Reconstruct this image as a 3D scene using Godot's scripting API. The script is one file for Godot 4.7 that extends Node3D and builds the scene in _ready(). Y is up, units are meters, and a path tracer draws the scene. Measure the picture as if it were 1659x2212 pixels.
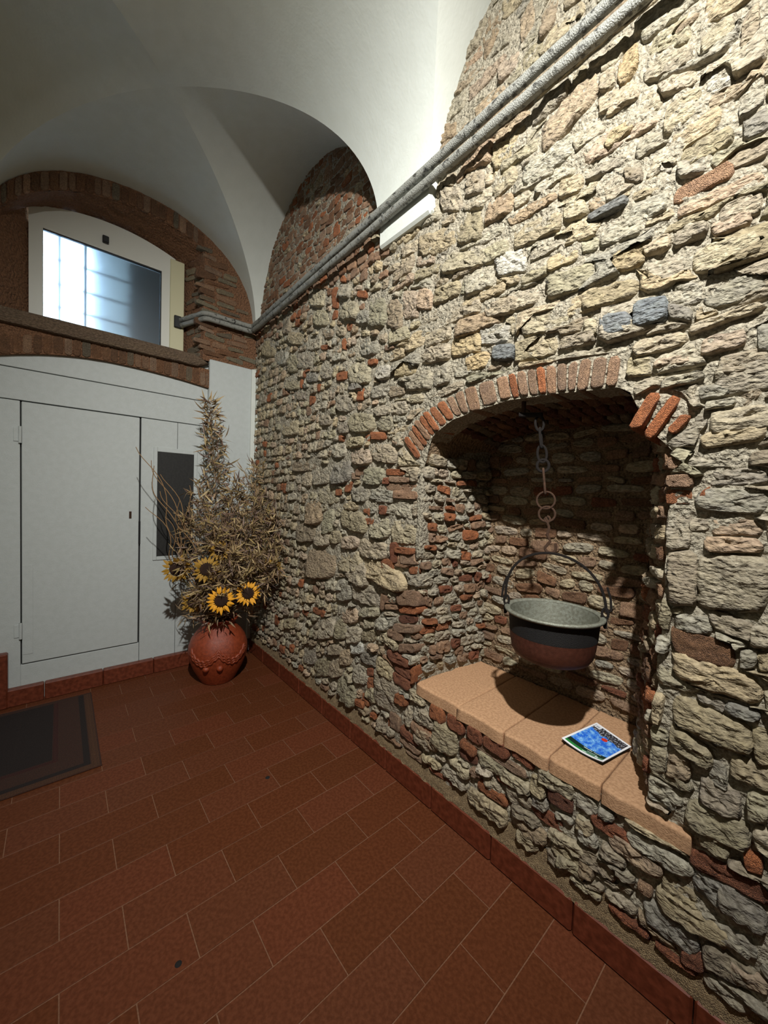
extends Node3D
# A vaulted stone room: a rubble wall with an arched brick fireplace, a white partition with a door,
# a barred window above it, pipes along the wall and a tall dried bouquet in a terracotta vase.
# The stone wall is the plane x = 0 (room on its -x side), the partition wall is z = 0, the floor y = 0.

const EYE := Vector3(-1.3871, 1.5, 3.4903)
var eye_basis: Basis
var rng := RandomNumberGenerator.new()
var lump := FastNoiseLite.new()
var grit := FastNoiseLite.new()
var M := {}
var T := {}
var taken := {}

# ------------------------------------------------------------------ mesh buffers
class Buf:
	var v := PackedVector3Array()
	var n := PackedVector3Array()
	var c := PackedColorArray()
	var uv := PackedVector2Array()
	var i := PackedInt32Array()
	func vert(p: Vector3, col := Color.WHITE, t := Vector2.ZERO) -> int:
		v.append(p); n.append(Vector3.ZERO); c.append(col); uv.append(t)
		return v.size() - 1
	func tri(a: int, b: int, d: int) -> void:   # counter-clockwise as seen from the front
		i.append(a); i.append(d); i.append(b)
		var nn := (v[b] - v[a]).cross(v[d] - v[a])
		n[a] += nn; n[b] += nn; n[d] += nn
	func quad(a: int, b: int, d: int, e: int) -> void:
		tri(a, b, d); tri(a, d, e)
	func face(ps: Array, col := Color.WHITE) -> void:   # flat convex polygon
		var s := v.size()
		for p in ps:
			vert(p, col)
		for k in range(1, ps.size() - 1):
			tri(s, s + k, s + k + 1)
	func join(o: Buf) -> void:
		var s := v.size()
		v.append_array(o.v); n.append_array(o.n); c.append_array(o.c); uv.append_array(o.uv)
		for k in o.i:
			i.append(k + s)

func mesh_of(b: Buf) -> ArrayMesh:
	var nn := PackedVector3Array()
	nn.resize(b.n.size())
	for k in b.n.size():
		nn[k] = b.n[k].normalized() if b.n[k].length_squared() > 0.0 else Vector3.UP
	var a := []
	a.resize(Mesh.ARRAY_MAX)
	a[Mesh.ARRAY_VERTEX] = b.v
	a[Mesh.ARRAY_NORMAL] = nn
	a[Mesh.ARRAY_COLOR] = b.c
	a[Mesh.ARRAY_TEX_UV] = b.uv
	a[Mesh.ARRAY_INDEX] = b.i
	var m := ArrayMesh.new()
	m.add_surface_from_arrays(Mesh.PRIMITIVE_TRIANGLES, a)
	return m

func numbered(called: String) -> String:
	var k: int = taken.get(called, 0)
	taken[called] = k + 1
	return called if k == 0 else "%s_%03d" % [called, k]

func put(b: Buf, called: String, mat: Material, parent: Node = null) -> MeshInstance3D:
	var o := MeshInstance3D.new()
	o.mesh = mesh_of(b)
	o.material_override = mat
	if parent:
		o.name = called
		parent.add_child(o, true)
	else:
		o.name = numbered(called)
		add_child(o)
	return o

func tag(o: Node, label: String, category: String, group := "") -> void:
	o.set_meta("label", label)
	o.set_meta("category", category)
	if group:
		o.set_meta("group", group)

func structure(o: Node, label := "", category := "") -> Node:
	o.set_meta("kind", "structure")
	if label:
		o.set_meta("label", label)
		o.set_meta("category", category)
	return o

func thing(called: String, label: String, category: String, group := "", at := Vector3.ZERO) -> Node3D:
	var o := Node3D.new()
	o.name = numbered(called)
	add_child(o)
	o.position = at
	tag(o, label, category, group)
	return o

# ------------------------------------------------------------------ shapes
func bbox(b: Buf, lo: Vector3, hi: Vector3, bev := 0.003, col := Color.WHITE, xf := Transform3D()) -> void:
	var c := (lo + hi) / 2.0
	var h := (hi - lo) / 2.0
	bev = minf(bev, minf(h.x, minf(h.y, h.z)) * 0.9)
	for ax in 3:
		for s in [-1.0, 1.0]:
			var a := (ax + 1) % 3
			var d := (ax + 2) % 3
			var ps := []
			for k in [[-1, -1], [1, -1], [1, 1], [-1, 1]]:
				var p := Vector3.ZERO
				p[ax] = s * h[ax]
				p[a] = k[0] * (h[a] - bev)
				p[d] = k[1] * (h[d] - bev)
				ps.append(xf * (c + p))
			if s < 0:
				ps.reverse()
			b.face(ps, col)
			for t in [-1.0, 1.0]:   # edge between +-ax and +-a
				var e := []
				for w in [-1.0, 1.0]:
					var p1 := Vector3.ZERO
					p1[ax] = s * h[ax]; p1[a] = t * (h[a] - bev); p1[d] = w * (h[d] - bev)
					var p2 := Vector3.ZERO
					p2[ax] = s * (h[ax] - bev); p2[a] = t * h[a]; p2[d] = w * (h[d] - bev)
					e.append([xf * (c + p1), xf * (c + p2)])
				var q := [e[0][0], e[0][1], e[1][1], e[1][0]]
				if s * t > 0:
					pass
				else:
					q.reverse()
				b.face(q, col)
	for sx in [-1.0, 1.0]:
		for sy in [-1.0, 1.0]:
			for sz in [-1.0, 1.0]:
				var s3 := Vector3(sx, sy, sz)
				var q := []
				for ax in 3:
					var p := s3 * (h - Vector3.ONE * bev)
					p[ax] = s3[ax] * h[ax]
					q.append(xf * (c + p))
				if sx * sy * sz < 0:
					q.reverse()
				b.face(q, col)

func tube(b: Buf, pts: PackedVector3Array, r0: float, r1: float, n := 8, col := Color.WHITE, closed := false) -> void:
	var last := Vector3.UP
	var rings := []
	var cnt := pts.size()
	for k in cnt:
		var d: Vector3
		if closed:
			d = (pts[(k + 1) % cnt] - pts[(k - 1 + cnt) % cnt]).normalized()
		else:
			d = (pts[mini(k + 1, cnt - 1)] - pts[maxi(k - 1, 0)]).normalized()
		if k == 0:
			last = d.cross(Vector3(0.31, 0.52, 0.79)).normalized()
		var sd := (last - d * last.dot(d)).normalized()
		last = sd
		var up := d.cross(sd)
		var r := lerpf(r0, r1, k / float(maxi(cnt - 1, 1)))
		var ring := PackedInt32Array()
		for j in n:
			var a := TAU * j / n
			ring.append(b.vert(pts[k] + (sd * cos(a) + up * sin(a)) * r, col))
		rings.append(ring)
	var m := cnt if closed else cnt - 1
	for k in m:
		var r_a: PackedInt32Array = rings[k]
		var r_b: PackedInt32Array = rings[(k + 1) % cnt]
		for j in n:
			var j2 := (j + 1) % n
			b.quad(r_a[j], r_a[j2], r_b[j2], r_b[j])
	if not closed:
		var s := b.vert(pts[0], col)
		var e := b.vert(pts[cnt - 1], col)
		for j in n:
			b.tri(s, rings[0][(j + 1) % n], rings[0][j])
			b.tri(e, rings[cnt - 1][j], rings[cnt - 1][(j + 1) % n])

func lathe(b: Buf, prof: Array, at: Vector3, n := 40, col := Color.WHITE) -> void:   # prof: [r, y], from outside bottom round to inside
	var rings := []
	for p in prof:
		var ring := PackedInt32Array()
		for j in n:
			var a := TAU * j / n
			ring.append(b.vert(at + Vector3(cos(a) * p[0], p[1], -sin(a) * p[0]), col))
		rings.append(ring)
	for k in rings.size() - 1:
		for j in n:
			var j2 := (j + 1) % n
			b.quad(rings[k][j], rings[k][j2], rings[k + 1][j2], rings[k + 1][j])

func sheet(b: Buf, nu: int, nv: int, f: Callable, col := Color.WHITE) -> void:   # f(s, t) -> Vector3; front where ds x dt points
	var s0 := b.v.size()
	for j in nv + 1:
		for i in nu + 1:
			b.vert(f.call(i / float(nu), j / float(nv)), col)
	for j in nv:
		for i in nu:
			var a := s0 + j * (nu + 1) + i
			b.quad(a, a + 1, a + nu + 2, a + nu + 1)

# ------------------------------------------------------------------ masonry
func chaikin(p: PackedVector2Array, keep := 0.25) -> PackedVector2Array:
	var o := PackedVector2Array()
	for k in p.size():
		var a := p[k]
		var c := p[(k + 1) % p.size()]
		o.append(a.lerp(c, keep))
		o.append(a.lerp(c, 1.0 - keep))
	return o

func resample(p: PackedVector2Array, n: int) -> PackedVector2Array:
	var total := 0.0
	for k in p.size():
		total += p[k].distance_to(p[(k + 1) % p.size()])
	var o := PackedVector2Array()
	var step := total / n
	var want := 0.0
	var run := 0.0
	for k in p.size():
		var a := p[k]
		var c := p[(k + 1) % p.size()]
		var l := a.distance_to(c)
		while want < run + l and o.size() < n:
			o.append(a.lerp(c, (want - run) / maxf(l, 1e-6)))
			want += step
		run += l
	while o.size() < n:
		o.append(p[0])
	return o

func area2(p: PackedVector2Array) -> float:
	var s := 0.0
	for k in p.size():
		s += p[k].cross(p[(k + 1) % p.size()])
	return s / 2.0

# One stone or brick: a lumpy slab whose outline is poly (in the frame's u, v) standing proud of the frame's plane.
func stone(b: Buf, F: Transform3D, poly_in: PackedVector2Array, proud: float, col: Color, rough := 1.0, brick := false, back := 0.035, lean := 0.0, ragged := true) -> void:
	var poly := poly_in
	if area2(poly) < 0.0:
		poly = poly.duplicate()
		poly.reverse()
	if brick:
		poly = chaikin(chaikin(poly, 0.1), 0.25)
	else:
		poly = chaikin(chaikin(poly, 0.2 if ragged else 0.12), 0.25)
	var ar := absf(area2(poly))
	var n := 14 if ar < 0.004 else (18 if ar < 0.012 else 26)
	var o := resample(poly, n)
	var c := Vector2.ZERO
	for p in o:
		c += p
	c /= n
	var seed_z := rng.randf() * 60.0
	var tilt := Vector2(rng.randf_range(-1, 1), rng.randf_range(-1, 1)) * (0.10 if brick else 0.13) * rough
	if not brick:
		tilt.y -= 0.16 * lean
	var sc := [1.05, 1.0, 0.94, 0.80, 0.56, 0.28]
	var hh := [-back, proud * 0.3, proud * 0.86, proud, proud * 1.02, proud * 1.04]
	if brick:
		sc = [1.03, 1.0, 0.955, 0.80, 0.55, 0.27]
		hh = [-back, proud * 0.4, proud * 0.93, proud, proud, proud]
	var s0 := b.v.size()
	var size := sqrt(ar)
	for k in 6:
		for j in n:
			var d: Vector2 = (o[j] - c)
			var p: Vector2 = c + d * sc[k]
			var w := lump.get_noise_3d(p.x * 26.0, p.y * 30.0, seed_z)
			if k > 0:
				p += d * w * 0.10 * rough * (1.0 if k < 4 else 0.5)
			var h: float = hh[k]
			if k >= 1:
				var amp := minf(0.012 + size * 0.05, 0.02) * rough
				h += amp * lump.get_noise_3d(p.x * 22.0, p.y * 44.0, seed_z + 9.0) * (0.5 if k == 1 else 1.0)
				h += 0.35 * amp * lump.get_noise_3d(p.x * 70.0, p.y * 110.0, seed_z + 20.0)
				h += tilt.dot(p - c) * (1.0 if k > 1 else 0.4)
			var g := 1.0 + 0.22 * lump.get_noise_3d(p.x * 18.0, p.y * 30.0, seed_z + 31.0)
			b.vert(F * Vector3(p.x, p.y, h), Color(col.r * g, col.g * g, col.b * (g * 0.7 + 0.3)))
	var mid := b.vert(F * Vector3(c.x, c.y, hh[5] + 0.006 * rough * lump.get_noise_2d(seed_z * 9.0, 3.0)), col)
	for k in 5:
		for j in n:
			var j2 := (j + 1) % n
			b.quad(s0 + k * n + j, s0 + k * n + j2, s0 + (k + 1) * n + j2, s0 + (k + 1) * n + j)
	for j in n:
		b.tri(s0 + 5 * n + j, s0 + 5 * n + (j + 1) % n, mid)

# A worn flat slab: outline in u, v; top at height h.
func slab(b: Buf, F: Transform3D, poly: PackedVector2Array, h: float, col: Color) -> void:
	var o := resample(poly, 64)
	var sd := rng.randf() * 50.0
	var rings := []
	var ins := [0.0, 0.0, 0.002, 0.006, 0.014, 0.05]
	var hs := [-0.012, h - 0.010, h - 0.004, h - 0.001, h, h]
	for k in 6:
		var q := o
		var c := Vector2.ZERO
		for p in o:
			c += p / 64.0
		var ring := PackedInt32Array()
		for j in 64:
			var d := o[j] - c
			var p := c + d - d.normalized() * minf(ins[k], d.length() * 0.5) + (Vector2(d.x, 0).normalized() * 0.012 * lump.get_noise_3d(d.x * 14.0, d.y * 14.0, sd))
			ring.append(b.vert(F * Vector3(p.x, p.y, hs[k] + (0.003 * lump.get_noise_3d(p.x * 9.0, p.y * 9.0, sd) if k > 0 else 0.0)), col))
		rings.append(ring)
	for k in 5:
		for j in 64:
			b.quad(rings[k][j], rings[k][(j + 1) % 64], rings[k + 1][(j + 1) % 64], rings[k + 1][j])
	var cc := Vector3.ZERO
	for j in 64:
		cc += b.v[rings[5][j]] / 64.0
	var m := b.vert(cc, col)
	for j in 64:
		b.tri(rings[5][j], rings[5][(j + 1) % 64], m)

# linear base colours of the kinds of stone and brick
const TONE := {
	"g": [0.435, 0.388, 0.297], "d": [0.322, 0.292, 0.238], "b": [0.207, 0.223, 0.228], "w": [0.580, 0.540, 0.450], "c": [0.475, 0.420, 0.310], "t": [0.491, 0.419, 0.281], "n": [0.379, 0.303, 0.207], "o": [0.425, 0.375, 0.250], "y": [0.520, 0.419, 0.250], "p": [0.505, 0.392, 0.281], "P": [0.60, 0.375, 0.235], "r": [0.46, 0.165, 0.080], "q": [0.64, 0.235, 0.095], "k": [0.29, 0.115, 0.065], "K": [0.42, 0.215, 0.110]}

func tone(k: String, vary := 0.16) -> Color:
	var a: Array = TONE[k]
	var s := 1.0 + rng.randf_range(-vary, vary)
	var w := rng.randf_range(-0.06, 0.06)
	return Color(a[0] * s * (1.0 + w), a[1] * s, a[2] * s * (1.0 - w))

func is_brick(k: String) -> bool:
	return k in ["P", "r", "q", "k", "K"]

# Random coursed cells over a rectangle of (u, v), as polygons.
func courses(u0: float, u1: float, v0: float, v1: float, hmin: float, hmax: float, wmin: float, wmax: float, jit: float) -> Array:
	var out := []
	var v := v0
	while v < v1:
		var h := rng.randf_range(hmin, hmax)
		var u := u0 - rng.randf() * wmin
		while u < u1:
			var w := rng.randf_range(wmin, wmax)
			var ww := func(x: float, y: float) -> Vector2:
				return Vector2(x, y + 0.03 * lump.get_noise_2d(x * 5.0, y * 6.0 + 40.0)) + Vector2(rng.randf_range(-jit, jit), rng.randf_range(-jit, jit))
			out.append(PackedVector2Array([ww.call(u, v), ww.call(u + w, v), ww.call(u + w, v + h), ww.call(u, v + h)]))
			u += w
		v += h
	return out

func shrink(p: PackedVector2Array, gap: float) -> PackedVector2Array:
	var r := Geometry2D.offset_polygon(p, -gap, Geometry2D.JOIN_MITER)
	var best := PackedVector2Array()
	for q in r:
		if absf(area2(q)) > absf(area2(best)):
			best = q
	return best

func minus(p: PackedVector2Array, cutters: Array) -> PackedVector2Array:
	var cur := p
	for c in cutters:
		var r := Geometry2D.clip_polygons(cur, c)
		var best := PackedVector2Array()
		for q in r:
			if not Geometry2D.is_polygon_clockwise(q) and absf(area2(q)) > absf(area2(best)):
				best = q
		cur = best
		if cur.size() < 3:
			return PackedVector2Array()
	return cur

func box_of(p: PackedVector2Array) -> Rect2:
	var r := Rect2(p[0], Vector2.ZERO)
	for k in p:
		r = r.expand(k)
	return r

func seen_size(p: Vector3, ar: float, nrm: Vector3) -> float:
	var d := p - EYE
	var c := eye_basis.inverse() * d
	if c.z > -0.05:
		return 0.0
	var x := 829.5 + 812.96 * c.x / -c.z
	var y := 1106.0 - 812.96 * c.y / -c.z
	var inside := x > -10 and x < 1669 and y > -10 and y < 2222
	return ar * absf(d.normalized().dot(nrm)) / d.length_squared() * (1.0 if inside else 0.02)

# ------------------------------------------------------------------ materials
func noise_tex(key: String, kind: int, freq: float, octaves: int, lo: Color, hi: Color, size := 512, sd := 1, mid := -1.0) -> Texture2D:
	if T.has(key):
		return T[key]
	var f := FastNoiseLite.new()
	f.noise_type = kind
	f.frequency = freq
	f.fractal_octaves = octaves
	f.seed = sd
	var t := NoiseTexture2D.new()
	t.width = size
	t.height = size
	t.seamless = true
	t.noise = f
	var g := Gradient.new()
	g.set_color(0, lo)
	g.set_color(1, hi)
	if mid >= 0.0:
		g.set_offset(0, mid)
	t.color_ramp = g
	T[key] = t
	return t

func mat(key: String, col: Color, rough: float, tex: Texture2D = null, scale := Vector3.ONE, height: Texture2D = null, relief := 0.0, metal := 0.0) -> StandardMaterial3D:
	var m := StandardMaterial3D.new()
	m.resource_name = key
	m.albedo_color = col
	m.roughness = rough
	m.metallic = metal
	if tex:
		m.albedo_texture = tex
	if height:
		m.heightmap_enabled = true
		m.heightmap_texture = height
		m.heightmap_scale = relief
	if tex or height:
		m.uv1_triplanar = true
		m.uv1_world_triplanar = true
		m.uv1_scale = scale
	M[key] = m
	return m

func make_materials() -> void:
	var fine := noise_tex("fine", FastNoiseLite.TYPE_SIMPLEX, 0.02, 6, Color(0.62, 0.60, 0.57), Color(1, 1, 1), 1024, 3)
	var rocky := noise_tex("rocky", FastNoiseLite.TYPE_SIMPLEX, 0.012, 7, Color.BLACK, Color.WHITE, 1024, 5)
	var sandy := noise_tex("sandy", FastNoiseLite.TYPE_SIMPLEX, 0.06, 5, Color.BLACK, Color.WHITE, 1024, 8)
	var mott := noise_tex("mottle", FastNoiseLite.TYPE_SIMPLEX, 0.008, 6, Color(0.70, 0.66, 0.62), Color(1, 1, 1), 1024, 11)
	var faint := noise_tex("faint", FastNoiseLite.TYPE_SIMPLEX, 0.012, 6, Color(0.965, 0.965, 0.96), Color(1, 1, 1), 1024, 13)
	var m := mat("stone", Color.WHITE, 0.92, fine, Vector3(2.2, 4.4, 2.2), rocky, 1.05)
	m.vertex_color_use_as_albedo = true
	m = mat("brick", Color.WHITE, 0.9, fine, Vector3(4, 4, 4), sandy, 1.2)
	m.vertex_color_use_as_albedo = true
	mat("mortar", Color(0.725, 0.695, 0.62), 0.95, fine, Vector3(3.1, 3.1, 3.1), rocky, 1.2)
	mat("old_mortar", Color(0.68, 0.575, 0.45), 0.95, fine, Vector3(3.1, 3.1, 3.1), rocky, 2.5)
	mat("brick_dust", Color(0.60, 0.435, 0.315), 0.95, fine, Vector3(3.1, 3.1, 3.1), rocky, 1.5)
	mat("plaster", Color(0.80, 0.815, 0.785), 0.9, faint, Vector3(0.7, 0.7, 0.7), sandy, 0.05)
	mat("white_paint", Color(0.705, 0.725, 0.715), 0.6, faint, Vector3(1.3, 1.3, 1.3), sandy, 0.05)
	mat("white_trim", Color(0.84, 0.84, 0.80), 0.5)
	mat("cream_paint", Color(0.80, 0.78, 0.64), 0.5)
	m = mat("floor_tile", Color.WHITE, 0.5, noise_tex("tilegrain", FastNoiseLite.TYPE_SIMPLEX, 0.03, 5, Color(0.80, 0.77, 0.74), Color(1, 1, 1), 1024, 17), Vector3(1.6, 1.6, 1.6), sandy, 0.04)
	m.vertex_color_use_as_albedo = true
	m.metallic_specular = 0.22
	mat("grout", Color(0.50, 0.35, 0.255), 0.95, T.tilegrain, Vector3(3, 3, 3))
	mat("skirting", Color(0.47, 0.235, 0.155), 0.38, mott, Vector3(3, 3, 3))
	mat("fillet", Color(0.72, 0.62, 0.47), 0.95, fine, Vector3(3, 3, 3), sandy, 1.0)
	m = mat("hearth", Color.WHITE, 0.85, T.tilegrain, Vector3(2, 2, 2), sandy, 0.12)
	m.vertex_color_use_as_albedo = true
	var flake := noise_tex("flake", FastNoiseLite.TYPE_SIMPLEX, 0.015, 5, Color(0.35, 0.34, 0.33), Color(1, 1, 1), 512, 21)
	(flake as NoiseTexture2D).color_ramp.set_offset(0, 0.18)
	(flake as NoiseTexture2D).color_ramp.set_offset(1, 0.34)
	mat("pipe", Color(0.53, 0.53, 0.50), 0.5, flake, Vector3(2.4, 2.4, 2.4), sandy, 0.3)
	mat("iron", Color(0.16, 0.125, 0.105), 0.65, fine, Vector3(9, 9, 9), sandy, 0.4, 0.35)
	mat("rusty", Color(0.42, 0.30, 0.22), 0.7, fine, Vector3(9, 9, 9), sandy, 0.4, 0.25)
	mat("copper", Color(0.40, 0.225, 0.165), 0.55, mott, Vector3(5, 5, 5), sandy, 0.1, 0.3)
	mat("rim_shade", Color(0.075, 0.065, 0.062), 0.75, mott, Vector3(5, 5, 5), sandy, 0.2)  # near-black that paints in the shade under the cauldron's rim
	mat("tin", Color(0.60, 0.62, 0.57), 0.45, mott, Vector3(6, 6, 6), sandy, 0.15, 0.35)
	mat("terracotta", Color(0.61, 0.27, 0.145), 0.45, mott, Vector3(4, 4, 4), sandy, 0.15)
	mat("black_metal", Color(0.05, 0.05, 0.05), 0.5)
	mat("mesh_grey", Color(0.145, 0.142, 0.13), 0.7, fine, Vector3(2, 2, 2))
	mat("dark_gap", Color(0.05, 0.048, 0.045), 0.9)
	mat("rug_brown", Color(0.36, 0.22, 0.16), 1.0, fine, Vector3(6, 6, 6), sandy, 0.6)
	mat("rug_red", Color(0.34, 0.15, 0.12), 1.0, fine, Vector3(6, 6, 6), sandy, 0.6)
	mat("rug_dark", Color(0.20, 0.14, 0.125), 1.0, fine, Vector3(6, 6, 6), sandy, 0.6)
	mat("rug_band", Color(0.45, 0.29, 0.18), 1.0, fine, Vector3(6, 6, 6), sandy, 0.6)
	mat("shaft", Color(0.24, 0.25, 0.25), 0.95)
	mat("petal", Color(0.86, 0.60, 0.10), 0.7)
	mat("petal_pale", Color(0.60, 0.45, 0.13), 0.7)
	mat("flower_disc", Color(0.36, 0.21, 0.10), 0.95, fine, Vector3(20, 20, 20), sandy, 1.0)
	m = mat("leaf", Color.WHITE, 0.8)
	m.vertex_color_use_as_albedo = true
	m.cull_mode = BaseMaterial3D.CULL_DISABLED
	mat("twig", Color(0.52, 0.40, 0.26), 0.8)
	mat("paper", Color(0.90, 0.90, 0.90), 0.5)
	m = mat("frosted_glass", Color(0.86, 0.94, 1.0, 0.0), 0.30)
	m.transparency = BaseMaterial3D.TRANSPARENCY_ALPHA
	m.refraction_enabled = true
	m.refraction_scale = 0.05

# ------------------------------------------------------------------ the room
func arch_e(s: float) -> float:
	return sqrt(maxf(0.0, 1.0 - s * s))

const VX := -0.92
const VR := 0.87
func vault_y(x: float, z: float, e: float) -> float:
	var a := 0.80 + 0.06 * pow((x - VX) / 0.92, 2.0)
	if z < 0.93:
		a -= 0.06 * pow((0.93 - z) / 0.93, 2.0)
	return 3.0 + a * e

func lunette(x: float) -> float:   # top of the partition wall under the vault
	return vault_y(x, 0.0, arch_e((x - VX) / VR))

func wall_top(z: float) -> float:   # top of the stone wall under the vault
	var zc := 0.93 if z < 2.0 else 3.06
	return vault_y(0.0, z, arch_e((z - zc) / VR))

func build_ceiling() -> void:
	var b := Buf.new()
	for bay in [0.93, 3.06]:
		var zc: float = bay
		var far_v := -1.14 if zc < 2.0 else (2.0 - zc) / VR
		var near_v := (2.0 - zc) / VR if zc < 2.0 else (4.75 - zc) / VR
		for side in [1.0, -1.0]:   # cells that open on the long walls
			var f := func(s: float, t: float) -> Vector3:
				var v := -cos(PI * s)
				var u: float = side * lerpf(absf(v), 1.14, t)
				var x := VX + VR * u
				var z := zc + VR * v
				return Vector3(x, vault_y(x, z, arch_e(v)), z)
			if side > 0:
				sheet(b, 64, 20, func(s: float, t: float) -> Vector3: return f.call(1.0 - s, t))
			else:
				sheet(b, 64, 20, f)
		for side in [1.0, -1.0]:   # cells that run along the room
			var f2 := func(s: float, t: float) -> Vector3:
				var u := -cos(PI * s)
				var v: float = lerpf(absf(u), near_v, t) if side > 0 else -lerpf(absf(u), -far_v, t)
				var x := VX + VR * u
				var z := zc + VR * v
				return Vector3(x, vault_y(x, z, arch_e(u)), z)
			if side > 0:
				sheet(b, 64, 20, f2)
			else:
				sheet(b, 64, 20, func(s: float, t: float) -> Vector3: return f2.call(1.0 - s, t))
	var o := put(b, "ceiling", M.plaster)
	structure(o, "white plastered groin vault over the room", "ceiling")
	b = Buf.new()   # the pier between the two vault bays
	bbox(b, Vector3(-0.055, 2.868, 1.815), Vector3(0.05, 3.12, 2.20), 0.012)
	put(b, "vault_springer", M.plaster, o)
	b = Buf.new()
	bbox(b, Vector3(-1.85, 2.925, 1.815), Vector3(-1.785, 3.12, 2.19), 0.012)
	put(b, "vault_springer", M.plaster, o)
	b = Buf.new()
	bbox(b, Vector3(-2.1, 4.15, -1.0), Vector3(0.85, 4.35, 5.0), 0.0)
	put(b, "slab", M.plaster, o)

func build_shell() -> void:
	var b := Buf.new()
	bbox(b, Vector3(-2.05, -0.1, -0.9), Vector3(-1.80, 4.2, 4.9), 0.0)
	structure(put(b, "wall_left", M.plaster), "plain white wall facing the stone wall", "wall")
	b = Buf.new()
	bbox(b, Vector3(-2.05, -0.1, 4.65), Vector3(0.8, 4.2, 4.9), 0.0)
	structure(put(b, "wall_front", M.old_mortar), "plain brown wall closing the near end of room", "wall")

func niche_arch(z: float) -> float:   # intrados of the fireplace opening
	var p := [[2.19, 1.66], [2.23, 1.78], [2.27, 1.838], [2.36, 1.872], [2.46, 1.890], [2.646, 1.912], [2.746, 1.906], [2.842, 1.900], [2.93, 1.893], [3.036, 1.885], [3.075, 1.86], [3.12, 1.75], [3.165, 1.70], [3.20, 1.66]]
	if z <= p[0][0]:
		return p[0][1]
	for k in p.size() - 1:
		if z <= p[k + 1][0]:
			return lerpf(p[k][1], p[k + 1][1], (z - p[k][0]) / (p[k + 1][0] - p[k][0]))
	return p[-1][1]

const NZ0 := 2.19
const NZ1 := 3.195
const NY := 0.57
const ND := 0.48

func rough_h(u: float, v: float, amp := 1.0) -> float:
	return amp * (0.010 * lump.get_noise_2d(u * 9.0, v * 11.0) + 0.0045 * lump.get_noise_2d(u * 34.0 + 50.0, v * 40.0) + 0.0018 * grit.get_noise_2d(u * 100.0, v * 100.0))

func wall_sheet(b: Buf, F: Transform3D, u0: float, u1: float, lo: Callable, hi: Callable, cell: float, amp := 1.0, lift := 0.0) -> void:
	var nu := int(ceil((u1 - u0) / cell))
	var span := 0.0
	for k in 5:
		var uu := lerpf(u0, u1, k / 4.0)
		span = maxf(span, hi.call(uu) - lo.call(uu))
	var nv := int(ceil(span / cell))
	sheet(b, nu, nv, func(s: float, t: float) -> Vector3:
		var u := lerpf(u0, u1, s)
		var v := lerpf(lo.call(u), hi.call(u), t)
		var calm := 0.35 if lift > 0.0 and v > 3.0 else 1.0
		return F * Vector3(u, v, (lift if calm == 1.0 else 0.004) + rough_h(u, v, amp * calm)))

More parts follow.
